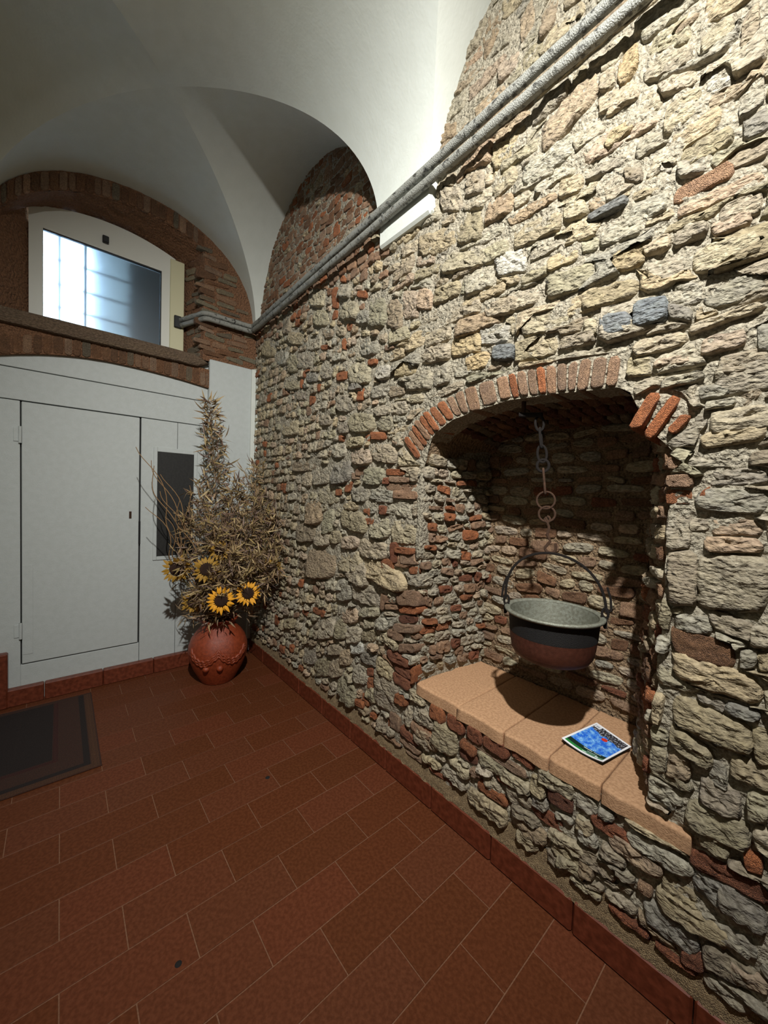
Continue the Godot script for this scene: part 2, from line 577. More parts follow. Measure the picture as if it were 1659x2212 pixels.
const STONES := [
	["n",2410,3158,2549,3160,2545,3228,2406,3230], ["d",2813,3124,2840,3162,2835,3245,2808,3209], ["n",2437,3387,2513,3464,2506,3595,2429,3523],
	["p",2520,3226,2616,3249,2612,3324,2516,3305], ["n",2703,3238,2763,3287,2757,3393,2697,3347], ["o",2634,3178,2708,3198,2704,3270,2630,3252],
	["n",2740,2791,2918,2867,2912,2980,2733,2916], ["y",2984,2841,3046,2876,3041,2973,2979,2943], ["t",2834,2966,2886,2969,2883,3019,2832,3018],
	["c",2955,2776,3033,2778,3029,2851,2951,2853], ["c",2854,2734,2947,2746,2944,2812,2850,2803], ["y",2521,2876,2679,2891,2675,2975,2516,2967],
	["c",2670,2717,2862,2728,2857,2809,2665,2807], ["y",2963,2667,3036,2686,3033,2736,2960,2720], ["n",2379,2881,2461,2870,2457,2931,2375,2944],
	["n",3024,2533,3074,2503,3072,2555,3021,2586], ["n",2617,3309,2666,3345,2660,3448,2611,3415], ["g",2865,3148,2899,3180,2896,3248,2862,3217],
	["c",3057,2811,3175,2767,3172,2828,3054,2877], ["g",3104,2735,3191,2702,3189,2747,3101,2783], ["g",3284,2722,3319,2749,3315,2830,3280,2804],
	["n",3136,2881,3189,2888,3187,2910,3135,2904], ["t",3094,2885,3132,2869,3131,2897,3093,2914], ["w",3211,2658,3270,2639,3267,2697,3207,2718],
	["g",3292,2532,3340,2543,3336,2615,3288,2607], ["c",2939,2801,3050,2775,3047,2837,2935,2868], ["c",3042,2709,3116,2704,3112,2774,3038,2782],
	["t",3125,2609,3204,2621,3200,2701,3120,2693], ["t",3149,2539,3254,2550,3251,2611,3146,2605], ["o",3169,2483,3283,2486,3280,2541,3166,2543],
	["d",3307,2465,3355,2470,3351,2535,3303,2532], ["g",3276,2415,3349,2415,3346,2457,3274,2460], ["w",3115,2506,3143,2489,3141,2524,3113,2542],
	["g",3161,2461,3232,2441,3229,2490,3159,2512], ["t",3197,2774,3270,2766,3267,2828,3194,2840], ["g",2236,2861,2365,2792,2359,2903,2230,2978],
	["g",2373,2853,2477,2816,2471,2914,2367,2956], ["t",2524,2753,2628,2764,2624,2843,2520,2836], ["c",2624,2714,2787,2705,2783,2775,2620,2791],
	["t",2805,2601,2890,2583,2886,2645,2802,2665], ["n",2494,2669,2627,2652,2622,2741,2489,2763], ["o",2340,2659,2481,2622,2474,2750,2332,2796],
	["t",2637,2495,2822,2486,2817,2571,2632,2588], ["t",2109,2703,2337,2659,2331,2768,2103,2822], ["o",2485,2504,2611,2498,2607,2568,2481,2578],
	["w",2559,2424,2690,2400,2685,2490,2554,2520], ["g",2709,2423,2863,2431,2861,2476,2706,2472], ["y",2783,2353,2897,2356,2894,2411,2779,2412],
	["c",2406,2403,2546,2403,2541,2490,2401,2496], ["o",2679,2346,2784,2339,2782,2383,2677,2393], ["o",2212,2433,2377,2419,2373,2494,2208,2514],
	["t",2388,2357,2607,2351,2605,2395,2386,2406], ["o",2785,2250,2942,2248,2937,2328,2780,2338], ["g",2259,2317,2492,2315,2488,2387,2254,2397],
	["n",2356,2232,2604,2231,2600,2304,2352,2314], ["g",2515,2271,2668,2248,2664,2315,2511,2343], ["g",2632,2266,2749,2253,2746,2319,2628,2336],
	["t",2861,2164,2976,2163,2972,2230,2857,2235], ["t",2690,2139,2869,2140,2865,2206,2686,2212], ["w",2495,2166,2638,2143,2634,2220,2490,2248],
	["y",2339,2159,2498,2135,2493,2218,2334,2247], ["c",2171,2236,2330,2235,2326,2307,2167,2313], ["g",2148,2166,2331,2146,2327,2224,2143,2251],
	["t",2689,2056,2831,2048,2827,2114,2685,2127], ["b",2568,2080,2660,2064,2656,2127,2564,2145], ["y",2421,2062,2545,2071,2542,2136,2417,2131],
	["g",2838,2049,2960,2042,2957,2092,2835,2102], ["p",2092,2465,2199,2414,2194,2514,2086,2568], ["t",2261,2557,2514,2503,2509,2581,2256,2644],
	["P",3161,2388,3281,2399,3279,2437,3159,2429], ["p",3168,2343,3348,2346,3346,2381,3166,2382], ["n",2906,2519,2970,2456,2967,2513,2903,2579],
	["b",2917,2451,3040,2457,3039,2489,2915,2486], ["c",3030,2382,3142,2384,3138,2450,3026,2453], ["c",2960,2357,3075,2347,3071,2410,2956,2424],
	["g",3269,2266,3353,2268,3350,2323,3266,2325], ["p",3252,2246,3329,2244,3327,2285,3250,2288], ["g",3165,2262,3244,2263,3242,2307,3162,2308],
	["y",2992,2256,3092,2254,3088,2327,2988,2334], ["c",3092,2261,3158,2267,3156,2308,3090,2303], ["g",3107,2178,3201,2170,3198,2233,3103,2246],
	["t",3215,2159,3353,2158,3349,2228,3211,2236], ["c",3246,2053,3370,2053,3366,2120,3242,2127], ["g",3164,2095,3239,2076,3236,2139,3160,2161],
	["b",3077,2054,3166,2054,3162,2132,3073,2138], ["b",2979,2055,3070,2042,3066,2113,2975,2130], ["d",3166,2064,3217,2026,3214,2070,3163,2110],
	["o",2910,2163,3075,2162,3072,2224,2906,2232], ["t",2921,2084,2964,2071,2961,2123,2918,2138], ["c",3217,1996,3370,2013,3369,2040,3215,2026],
	["c",3076,1970,3207,1968,3205,2017,3073,2023], ["p",3247,1930,3339,1938,3337,1983,3245,1979], ["g",3359,1912,3392,1896,3387,1973,3355,1992],
	["g",3290,1866,3379,1867,3376,1919,3287,1922], ["p",3129,1912,3229,1910,3227,1939,3127,1943], ["g",3283,1802,3403,1815,3398,1910,3278,1906],
	["g",3245,1800,3307,1804,3305,1845,3243,1843], ["n",3334,1761,3385,1804,3383,1847,3332,1806], ["c",3278,1703,3401,1713,3398,1772,3275,1767],
	["t",3263,1663,3388,1677,3386,1724,3260,1715], ["g",3231,1620,3352,1616,3350,1649,3229,1657], ["d",3275,1566,3393,1566,3390,1613,3272,1617],
	["g",3259,1491,3405,1489,3402,1551,3255,1560], ["p",3292,1427,3391,1437,3389,1478,3290,1472], ["p",3285,1382,3394,1392,3392,1427,3283,1421],
	["g",3194,1376,3248,1383,3241,1511,3187,1509], ["g",3246,1434,3287,1438,3285,1476,3244,1473], ["P",3173,1616,3214,1614,3213,1644,3171,1647],
	["P",3176,1559,3249,1559,3247,1595,3174,1597], ["q",3177,1512,3247,1515,3245,1554,3175,1554], ["q",3264,1529,3284,1540,3283,1560,3263,1550],
	["c",3163,1856,3255,1857,3253,1887,3162,1887], ["g",3207,1208,3276,1224,3267,1380,3199,1371], ["c",3276,1221,3416,1240,3409,1378,3268,1375],
	["g",3223,1137,3314,1148,3311,1200,3220,1192], ["g",3306,1174,3398,1161,3395,1211,3303,1227], ["g",3386,1145,3427,1158,3424,1211,3383,1199],
	["K",3228,1070,3359,1074,3355,1143,3224,1146], ["g",3368,1084,3404,1093,3402,1143,3365,1136], ["o",3404,1086,3428,1095,3426,1139,3401,1130],
	["t",3232,1002,3415,1000,3411,1071,3228,1084], ["d",3292,948,3352,949,3350,982,3290,982], ["d",3346,951,3418,952,3416,983,3344,983],
	["o",3237,868,3407,856,3403,932,3233,954], ["o",3241,799,3334,774,3330,838,3238,868], ["n",3234,709,3288,723,3283,801,3229,790],
	["t",3369,789,3446,796,3443,849,3366,845], ["g",3320,745,3366,738,3363,802,3316,812], ["o",3411,842,3442,860,3437,956,3406,941],
	["d",3309,677,3399,680,3395,754,3305,756], ["o",3283,595,3418,611,3415,681,3279,672], ["o",3316,557,3379,565,3376,626,3313,621],
	["t",3136,496,3295,507,3292,553,3133,546], ["g",3152,430,3306,440,3303,486,3149,481], ["r",3299,479,3463,504,3461,550,3296,532],
	["d",3307,417,3387,410,3383,486,3303,497], ["o",3234,350,3325,339,3321,408,3230,423], ["d",3365,419,3461,421,3457,490,3361,493],
	["o",3225,303,3395,319,3392,367,3222,358], ["d",3204,231,3328,233,3325,300,3200,304], ["g",3324,317,3440,334,3438,380,3322,367],
	["k",3291,200,3349,210,3347,248,3289,239], ["n",3344,231,3451,248,3448,306,3340,295], ["p",3396,252,3468,271,3466,308,3394,290],
	["g",3341,145,3443,160,3440,220,3337,210], ["o",3401,694,3446,713,3442,786,3397,769], ["q",3411,566,3442,574,3439,616,3408,609],
	["q",2307,448,2388,444,2384,520,2303,528], ["r",2410,452,2500,446,2496,513,2406,521], ["r",2520,454,2597,449,2594,513,2517,520],
	["r",2608,461,2728,460,2725,523,2604,528], ["o",2338,318,2466,329,2459,452,2330,448], ["g",2242,383,2330,375,2326,450,2238,461],
	["q",2202,338,2316,321,2312,379,2198,399], ["q",2491,391,2574,388,2572,429,2488,434], ["P",2515,431,2807,426,2805,462,2513,472],
	["k",2485,346,2578,353,2576,392,2483,386], ["o",2589,379,2733,374,2730,429,2586,437], ["w",2584,336,2659,350,2657,386,2582,373],
	["t",2688,370,2818,371,2816,417,2685,418], ["r",2738,483,2834,475,2832,506,2736,516], ["t",2855,461,2978,457,2975,517,2852,526],
	["o",2817,401,2882,405,2878,467,2814,465], ["k",2889,407,2976,406,2973,458,2886,461], ["r",2676,354,2755,360,2753,396,2674,391],
	["g",2616,295,2697,289,2694,353,2613,361], ["g",2720,306,2832,311,2828,372,2717,370], ["q",2590,262,2734,265,2732,308,2587,309],
	["d",2829,348,2893,354,2890,406,2826,402], ["r",2834,319,2949,312,2947,357,2832,367], ["n",2750,269,2862,276,2860,316,2748,311],
	["n",2763,222,2898,225,2895,281,2760,282], ["t",2896,273,3020,281,3018,323,2894,317], ["o",2912,225,3018,232,3016,274,2910,269],
	["t",2418,272,2547,265,2545,309,2415,318], ["g",2401,210,2533,207,2530,257,2398,263], ["t",2545,179,2731,186,2727,253,2541,252],
	["g",2988,453,3049,451,3046,500,2985,504], ["t",2987,373,3050,379,3048,422,2985,418], ["t",2778,179,2864,178,2862,221,2775,224],
	["n",2896,183,2977,184,2975,229,2894,229], ["P",2986,516,3037,503,3035,532,2985,546], ["n",2223,287,2357,288,2353,360,2219,363],
	["t",2161,468,2264,461,2261,515,2158,524], ["g",3003,340,3059,346,3056,394,3001,389], ["n",3014,232,3061,234,3058,289,3011,289],
	["r",3041,421,3153,422,3151,460,3039,461], ["t",2991,370,3045,375,3042,427,2988,424], ["p",3096,389,3237,390,3235,433,3093,437],
	["g",3073,341,3144,343,3142,390,3071,389], ["n",2995,274,3118,283,3115,330,2993,325], ["p",3136,563,3283,559,3281,600,3134,608],
	["o",2937,210,3032,220,3030,257,2935,249], ["t",990,2862,1208,2785,1202,2898,984,2982], ["g",1575,2544,1721,2498,1716,2583,1570,2634],
	["o",1699,2486,1858,2445,1849,2608,1689,2658], ["n",1868,2439,1995,2385,1987,2542,1859,2603], ["p",1996,2448,2106,2412,2098,2550,1988,2593],
	["o",1062,2700,1259,2638,1253,2749,1055,2818], ["g",988,2543,1164,2511,1159,2607,983,2644], ["t",685,2675,925,2608,920,2702,680,2775],
	["g",828,2447,1051,2404,1044,2524,821,2574], ["g",1178,2297,1315,2274,1310,2379,1172,2406], ["c",1348,2540,1473,2504,1469,2571,1344,2611],
	["g",1600,2358,1807,2304,1802,2404,1594,2465], ["t",1527,2194,1745,2150,1737,2281,1520,2334], ["w",1794,2160,1919,2148,1914,2229,1790,2245],
	["o",1891,2331,2057,2324,2052,2405,1886,2416], ["d",1513,2160,1666,2131,1663,2195,1510,2227], ["y",1951,2142,2108,2136,2104,2208,1947,2218],
	["t",1848,2248,2016,2236,2013,2294,1844,2310], ["g",1405,2039,1579,2014,1573,2122,1398,2153], ["o",1544,1892,1796,1865,1790,1977,1537,2014],
	["t",1818,1874,1944,1861,1939,1946,1813,1963], ["d",1412,1899,1544,1886,1540,1959,1408,1976], ["g",1169,1979,1333,1959,1329,2037,1165,2061],
	["g",1749,2061,1938,2060,1933,2137,1744,2143], ["n",1916,2043,2035,2043,2032,2107,1912,2109], ["g",1788,1955,1930,1952,1926,2011,1785,2018],
	["g",1920,1947,2057,1940,2053,2012,1915,2022], ["t",577,1974,879,1943,872,2069,570,2109], ["o",1252,1883,1385,1870,1382,1934,1248,1949],
	["n",558,2793,714,2752,706,2898,550,2944], ["q",1295,2751,1367,2726,1359,2853,1288,2881], ["q",1591,2699,1670,2670,1668,2710,1589,2740],
	["q",1180,2495,1292,2475,1290,2508,1179,2529], ["q",1477,2536,1541,2516,1538,2565,1474,2585], ["q",1383,2241,1514,2226,1511,2282,1380,2299],
	["q",1721,2261,1791,2256,1789,2291,1720,2297], ["q",1762,1830,1885,1818,1882,1862,1760,1875], ["g",1381,2773,1503,2728,1498,2820,1376,2868],
	["t",1383,2633,1599,2563,1592,2681,1376,2760], ["n",1175,2581,1313,2541,1308,2619,1170,2662], ["d",978,2322,1146,2287,1142,2355,974,2393],
	["o",183,2712,428,2649,420,2789,175,2860], ["o",655,2465,852,2420,845,2554,647,2605], ["g",461,2569,660,2521,654,2638,454,2691],
	["d",801,2220,1014,2184,1010,2262,796,2303], ["t",637,2330,883,2283,878,2371,631,2424], ["n",785,1667,1158,1672,1153,1759,780,1763],
	["g",1361,1744,1516,1736,1510,1833,1355,1847], ["o",1491,1793,1693,1795,1690,1863,1487,1866], ["p",1574,1688,1770,1680,1764,1782,1568,1797],
	["g",1765,1708,1994,1672,1989,1773,1759,1818], ["d",1360,1557,1579,1579,1570,1735,1351,1724], ["o",1717,1566,1896,1566,1890,1664,1711,1670],
	["g",1110,1555,1324,1575,1317,1695,1103,1683], ["g",933,1565,1100,1551,1093,1664,926,1683], ["t",1186,1433,1445,1443,1438,1563,1179,1563],
	["g",1598,1468,1752,1465,1747,1556,1592,1564], ["g",1767,1470,1982,1465,1978,1538,1763,1549], ["c",1902,1406,2112,1394,2107,1475,1897,1494],
	["o",1486,1300,1751,1268,1744,1391,1478,1434], ["t",1779,1256,1959,1276,1953,1400,1771,1389], ["t",1974,1246,2168,1269,2162,1389,1967,1375],
	["o",1259,1209,1401,1269,1392,1426,1250,1373], ["n",1027,1273,1241,1300,1232,1465,1017,1448], ["g",1681,1135,1935,1150,1929,1259,1674,1254],
	["n",1086,888,1435,954,1424,1157,1073,1113], ["t",1457,1005,1700,1036,1692,1185,1448,1167], ["t",1724,1028,2111,989,2104,1107,1717,1164],
	["g",1576,972,1785,955,1778,1088,1568,1115], ["g",1462,810,1632,850,1624,990,1454,958], ["g",1639,871,1891,859,1885,975,1632,997],
	["n",915,1136,1159,1164,1151,1303,907,1285], ["g",1175,1133,1362,1156,1356,1267,1168,1250], ["p",1496,1156,1672,1179,1668,1260,1491,1242],
	["t",1373,1178,1494,1193,1490,1272,1369,1261], ["P",1610,1626,1724,1624,1721,1673,1607,1677], ["q",1902,1625,2059,1613,2057,1645,1900,1660],
	["P",1915,1537,2175,1530,2173,1567,1913,1577], ["P",1981,1495,2181,1493,2179,1534,1979,1539], ["r",1869,1403,1931,1407,1928,1452,1866,1450],
	["r",1882,1572,1943,1572,1941,1606,1880,1607], ["q",1735,1331,1812,1338,1810,1379,1733,1374], ["r",1971,1141,2029,1150,2023,1260,1965,1254],
	["q",2018,1203,2164,1214,2162,1246,2016,1236], ["P",2053,1152,2181,1165,2178,1227,2049,1218], ["q",2118,1108,2184,1119,2182,1156,2116,1145],
	["q",1895,1100,2006,1106,2003,1162,1892,1159], ["q",1771,1829,1873,1820,1871,1860,1769,1871], ["q",1417,1499,1489,1500,1487,1540,1415,1539],
	["t",1488,1412,1654,1412,1650,1468,1485,1472], ["P",1934,1583,2096,1577,2094,1609,1932,1617], ["g",1253,492,1462,568,1454,700,1245,633],
	["p",1517,681,1697,731,1692,821,1512,776], ["o",1469,555,1598,602,1591,728,1462,687], ["g",1600,579,1740,624,1734,719,1594,679],
	["t",1726,775,1901,822,1898,875,1723,832], ["g",1873,735,1972,764,1968,840,1869,813], ["o",1739,631,1867,671,1864,738,1735,700],
	["d",1055,241,1234,306,1227,425,1048,366], ["o",1224,219,1439,303,1432,415,1218,339], ["n",1414,289,1560,347,1553,461,1407,409],
	["n",1532,412,1646,454,1641,552,1527,514], ["w",1637,518,1754,558,1749,640,1632,603], ["g",1671,361,1821,397,1815,506,1664,476],
	["g",1884,331,2075,330,2064,522,1873,538], ["o",1900,510,2026,501,2020,599,1895,612], ["o",1524,199,1701,191,1693,334,1515,351],
	["d",1741,511,1916,535,1913,598,1738,579], ["P",2049,930,2196,960,2192,1035,2045,1009], ["q",2056,886,2209,921,2207,963,2053,931],
	["k",2054,837,2186,869,2184,906,2052,876], ["P",2024,775,2233,824,2230,872,2022,826], ["P",1982,735,2093,743,2090,790,1979,785],
	["P",2075,678,2255,740,2253,781,2073,723], ["r",1988,625,2163,624,2160,673,1985,678], ["r",2038,570,2171,567,2167,624,2034,629],
	["r",2036,503,2163,505,2160,561,2033,563], ["q",2174,546,2319,655,2314,740,2169,635], ["P",2238,521,2336,537,2331,629,2233,617],
	["q",2052,399,2143,417,2140,469,2049,454], ["t",2157,472,2265,471,2262,508,2155,511], ["g",2122,336,2179,317,2174,409,2117,431],
	["P",2029,256,2100,251,2096,339,2024,346], ["g",2208,379,2325,375,2323,425,2205,431], ["P",2186,326,2323,325,2321,369,2184,373],
	["n",2210,277,2321,268,2317,341,2206,354], ["g",2188,418,2256,408,2253,463,2185,474], ["q",1714,239,1796,246,1793,290,1712,283],
	["r",1806,447,1864,469,1861,518,1803,496], ["q",1810,378,1868,402,1864,463,1806,440], ["o",751,422,926,474,922,554,746,507],
	["n",1393,430,1540,481,1537,549,1389,501], ["P",1948,885,2058,906,2057,935,1947,915], ["g",1941,844,2036,864,2034,892,1940,874],
	["g",1915,186,1993,196,1989,276,1910,269], ["o",1801,312,1903,319,1898,402,1797,398]
]

func wall_right_frame(x := 0.0) -> Transform3D:
	return Transform3D(Basis(Vector3(0, 0, 1), Vector3(0, 1, 0), Vector3(-1, 0, 0)), Vector3(x, 0, 0))

func build_stone_wall() -> void:
	var F := wall_right_frame()
	var b := Buf.new()
	var zero := func(_u: float) -> float: return 0.0
	var four := func(_u: float) -> float: return 4.0
	wall_sheet(b, F, -0.1, NZ0, zero, four, 0.012, 1.3, 0.013)
	wall_sheet(b, F, NZ0, NZ1, zero, func(_u: float) -> float: return NY - 0.03, 0.012, 1.3, 0.013)
	wall_sheet(b, F, NZ0, NZ1, func(u: float) -> float: return niche_arch(u), four, 0.012, 1.3, 0.013)
	wall_sheet(b, F, NZ1, 4.7, zero, four, 0.012, 1.3, 0.013)
	var wall := put(b, "wall_right", M.mortar)
	structure(wall, "rough rubble stone wall with an arched fireplace", "wall")
	b = Buf.new()
	bbox(b, Vector3(0.62, -0.1, -0.9), Vector3(0.82, 4.2, 4.9), 0.0)
	put(b, "core", M.old_mortar, wall)

	# what no stone may cover
	var niche := PackedVector2Array([Vector2(NZ0 + 0.004, NY - 0.05), Vector2(NZ1 - 0.012, NY - 0.05)])
	var zz := NZ1 - 0.012
	while zz > NZ0 + 0.003:
		niche.append(Vector2(zz, niche_arch(zz)))
		zz -= 0.04
	var ring := PackedVector2Array([Vector2(2.02, 1.80), Vector2(2.14, 1.68), Vector2(2.26, 1.70), Vector2(2.30, 1.80), Vector2(2.65, 1.88), Vector2(3.05, 1.85), Vector2(3.06, 1.99), Vector2(2.94, 2.005), Vector2(2.73, 2.018), Vector2(2.53, 2.012), Vector2(2.43, 2.005), Vector2(2.28, 1.968), Vector2(2.18, 1.95), Vector2(2.10, 1.90)])
	var foot := PackedVector2Array([Vector2(3.06, 1.73), Vector2(3.12, 1.69), Vector2(3.20, 1.71), Vector2(3.24, 1.77), Vector2(3.20, 1.84), Vector2(3.12, 1.86), Vector2(3.06, 1.80)])
	var strip := PackedVector2Array([Vector2(2.16, 1.18), Vector2(2.20, 1.18), Vector2(2.20, 1.64), Vector2(2.16, 1.62)])
	var pier := PackedVector2Array([Vector2(1.80, 2.91), Vector2(2.20, 2.91), Vector2(2.20, 3.2), Vector2(1.80, 3.2)])
	var slab := PackedVector2Array([Vector2(2.19, 0.518), Vector2(3.30, 0.518), Vector2(3.30, 0.60), Vector2(2.19, 0.60)])
	var base := PackedVector2Array([Vector2(-0.2, -0.1), Vector2(4.8, -0.1), Vector2(4.8, 0.178), Vector2(-0.2, 0.178)])
	var fixed := [niche, ring, foot, strip, pier, slab, base]

	var found := []   # [seen size, kind, polygon, proud, rough]
	var traced := []
	for s in STONES:
		var p := PackedVector2Array()
		for k in 4:
			p.append(Vector2(s[1 + 2 * k], s[2 + 2 * k]) / 1000.0 + Vector2(rng.randf_range(-0.006, 0.006), rng.randf_range(-0.004, 0.004)))
		if area2(p) < 0:
			p.reverse()
		var mid := (p[0] + p[1] + p[2] + p[3]) / 4.0
		for k in 4:
			p[k] = mid + (p[k] - mid) * 1.06
		var q := minus(p, fixed)
		if q.size() < 3:
			continue
		traced.append([q, box_of(q)])
		found.append([0.0, s[0], q, true])
	var cells := []
	cells.append_array(courses(0.0, 1.98, 0.14, 2.95, 0.050, 0.082, 0.045, 0.105, 0.011))
	cells.append_array(courses(0.0, 1.98, 2.95, 3.95, 0.045, 0.065, 0.05, 0.13, 0.008))
	cells.append_array(courses(1.98, 4.65, 0.62, 3.95, 0.06, 0.11, 0.11, 0.28, 0.012))
	cells.append_array(courses(1.98, 4.65, 0.16, 0.62, 0.040, 0.056, 0.08, 0.19, 0.007))
	for p in cells:
		var bb := box_of(p)
		var cuts := fixed.duplicate()
		for t in traced:
			if bb.intersects(t[1]):
				cuts.append(t[0])
		var q := minus(p, cuts)
		if q.size() < 3:
			continue
		q = shrink(q, 0.003 if bb.position.x > 1.9 and bb.position.y > 0.6 else 0.005)
		if q.size() < 3 or absf(area2(q)) < 0.0012:
			continue
		var c := box_of(q).get_center()
		if c.y > wall_top(c.x) + 0.05:
			continue
		var kinds := "gcttocnpcgtoccng"
		if c.x < 1.98 and c.y > 2.85:
			kinds = "PPKPqPKPt"
		elif c.x < 2.25 and c.x > 1.95 and c.y < 1.7:
			kinds = "PPrqtgPgc"
		elif c.x < 1.98:
			kinds = "ttgtpnpcgtnotcgqPn"
		elif c.y < 0.62:
			kinds = "rttognPrPgnr"
		found.append([0.0, kinds[rng.randi() % kinds.length()], q, false])
	for f in found:
		var c := box_of(f[2]).get_center()
		f[0] = seen_size(Vector3(0, c.y, c.x), absf(area2(f[2])), Vector3(-1, 0, 0)) * (1.3 if f[3] else 1.0)
	found.sort_custom(func(a, d): return a[0] > d[0])
	var n_stone := 0
	var n_brick := 0
	var rest := Buf.new()
	var rest_brick := Buf.new()
	for f in found:
		var k: String = f[1]
		var brick := is_brick(k)
		var c := box_of(f[2]).get_center()
		var proud := rng.randf_range(0.016, 0.034)
		if c.y < 1.3:
			proud = rng.randf_range(0.020, 0.040)
		if c.x > 1.95 and c.y > 2.3:
			proud = rng.randf_range(0.014, 0.028)
		if c.y > 3.02:
			proud = rng.randf_range(0.005, 0.012)
		if k == "b":
			proud = 0.04
		var one := Buf.new()
		stone(one, F, f[2], proud, tone(k), (0.55 if brick else (0.35 if k == "b" else 1.0)), brick, 0.035, 1.0 if c.x < 1.95 else 0.75, c.x < 1.95)
		if brick and n_brick < 300:
			n_brick += 1
			put(one, "brick", M.brick, wall)
		elif not brick and n_stone < 300:
			n_stone += 1
			put(one, "stone", M.stone, wall)
		elif brick:
			rest_brick.join(one)
		else:
			rest.join(one)
	if rest.v.size():
		put(rest, "small_stones", M.stone, wall).set_meta("kind", "stuff")
	if rest_brick.v.size():
		put(rest_brick, "small_bricks", M.brick, wall).set_meta("kind", "stuff")
	# smooth mortar strip on the edge of the fireplace jamb
	b = Buf.new()
	stone(b, F, PackedVector2Array([Vector2(2.165, 1.18), Vector2(2.20, 1.18), Vector2(2.198, 1.64), Vector2(2.172, 1.64)]), 0.030, Color.WHITE, 0.4, true)
	put(b, "mortar_strip", M.mortar, wall)
	print("wall pieces ", found.size(), " stones ", n_stone, " bricks ", n_brick)

func build_fireplace() -> void:
	var fp := thing("fireplace", "arched brick fireplace niche with terracotta hearth in the stone wall", "fireplace", "", Vector3(0.2, NY, 2.7))
	var off := Transform3D(Basis(), -fp.position)
	# lining of the niche
	var b := Buf.new()
	var Fb := off * wall_right_frame(ND)
	wall_sheet(b, Fb, NZ0, NZ1, func(_u: float) -> float: return NY - 0.05, func(_u: float) -> float: return 2.0, 0.02)
	put(b, "back_mortar", M.old_mortar, fp)
	b = Buf.new()   # side at the far end, slightly splayed
	var ang := atan2(0.06, ND)
	var Fs := off * Transform3D(Basis(Vector3(cos(ang), 0, sin(ang)), Vector3.UP, Vector3(-sin(ang), 0, cos(ang))), Vector3(0, 0, NZ0))
	wall_sheet(b, Fs, 0.0, 0.47, func(_u: float) -> float: return NY - 0.05, func(u: float) -> float: return 1.66 + u * 0.35, 0.02)
	put(b, "side_mortar", M.mortar, fp)
	b = Buf.new()   # splayed jamb at the near end
	var jd := Vector3(0.29, 0, 3.080 - NZ1)
	var Fr := off * Transform3D(Basis(-jd.normalized(), Vector3.UP, (-jd.normalized()).cross(Vector3.UP)), Vector3(jd.x, 0, 3.080))
	var jl := jd.length()
	wall_sheet(b, Fr, 0.0, jl + 0.006, func(_u: float) -> float: return NY - 0.05, func(_u: float) -> float: return 1.74, 0.02)
	sheet(b, 12, 40, func(s: float, t: float) -> Vector3:
		return off * Vector3(lerpf(ND + 0.02, jd.x, s), lerpf(NY - 0.05, 1.95, t), 3.080 + rough_h(s, t * 2.0)))
	put(b, "jamb_mortar", M.old_mortar, fp)
	b = Buf.new()   # soffit
	sheet(b, 50, 16, func(s: float, t: float) -> Vector3:
		var z := lerpf(NZ0 - 0.02, NZ1 + 0.02, s)
		var y := niche_arch(z) + 0.02 - t * 0.05
		return off * Vector3(lerpf(-0.005, 0.47, t), y + rough_h(z * 2.0, t), z))
	put(b, "soffit_mortar", M.old_mortar, fp)
	# masonry of the lining
	var used := Buf.new()
	var got := 0
	for p in courses(NZ0 + 0.05, 3.07, 0.60, 1.93, 0.046, 0.062, 0.08, 0.17, 0.006):
		var q := shrink(p, 0.008)
		if q.size() < 3:
			continue
		var k := "PrtpgPKtc"[rng.randi() % 9]
		b = Buf.new()
		stone(b, Fb, q, rng.randf_range(0.006, 0.02), tone(k), 0.7, is_brick(k))
		put(b, "brick" if is_brick(k) else "stone", M.brick if is_brick(k) else M.stone, fp)
		got += 1
	for p in courses(0.02, 0.45, 0.60, 1.72, 0.038, 0.058, 0.05, 0.12, 0.007):
		var q := shrink(p, 0.006)
		if q.size() < 3:
			continue
		var k := "PtgcPqtpgrcg"[rng.randi() % 12]
		b = Buf.new()
		stone(b, Fs, q, rng.randf_range(0.008, 0.028), tone(k), 0.9, is_brick(k))
		put(b, "brick" if is_brick(k) else "stone", M.brick if is_brick(k) else M.stone, fp)
	var strip := PackedVector2Array([Vector2(0.004, 0.5), Vector2(jl - 0.01, 0.5), Vector2(jl - 0.01, 2.0), Vector2(0.004, 2.0)])
	for p in courses(0.0, jl, 0.60, 1.70, 0.042, 0.066, 0.10, 0.18, 0.005):
		var inside := Geometry2D.intersect_polygons(p, strip)
		if inside.is_empty():
			continue
		var q := shrink(inside[0], 0.005)
		if q.size() < 3:
			continue
		var k := "PtcPKtqnr"[rng.randi() % 9]
		b = Buf.new()
		stone(b, Fr, q, rng.randf_range(0.008, 0.024), tone(k), 0.8, is_brick(k))
		put(b, "brick" if is_brick(k) else "stone", M.brick if is_brick(k) else M.stone, fp)
	# soffit bricks, radial headers seen from below
	for row in 3:
		for k in 15:
			var z0 := lerpf(2.28, 3.03, k / 15.0)
			var z1 := lerpf(2.28, 3.03, (k + 0.86) / 15.0)
			var y0 := niche_arch(z0) + 0.01 - 0.016 * row
			var y1 := niche_arch(z1) + 0.01 - 0.016 * row
			var t := Vector3(0, y1 - y0, z1 - z0).normalized()
			var Fq := off * Transform3D(Basis(Vector3(1, 0, 0), -t, Vector3(0, -t.z, t.y)), Vector3(0.0, (y0 + y1) / 2.0, (z0 + z1) / 2.0))
			var w := (z1 - z0) / 2.0
			var a := 0.10 + row * 0.12
			b = Buf.new()
			stone(b, Fq, PackedVector2Array([Vector2(a, -w), Vector2(a + 0.11, -w), Vector2(a + 0.11, w), Vector2(a, w)]), 0.018, tone("kKnk"[rng.randi() % 4]), 0.7, true)
			put(b, "soffit_brick", M.brick, fp)
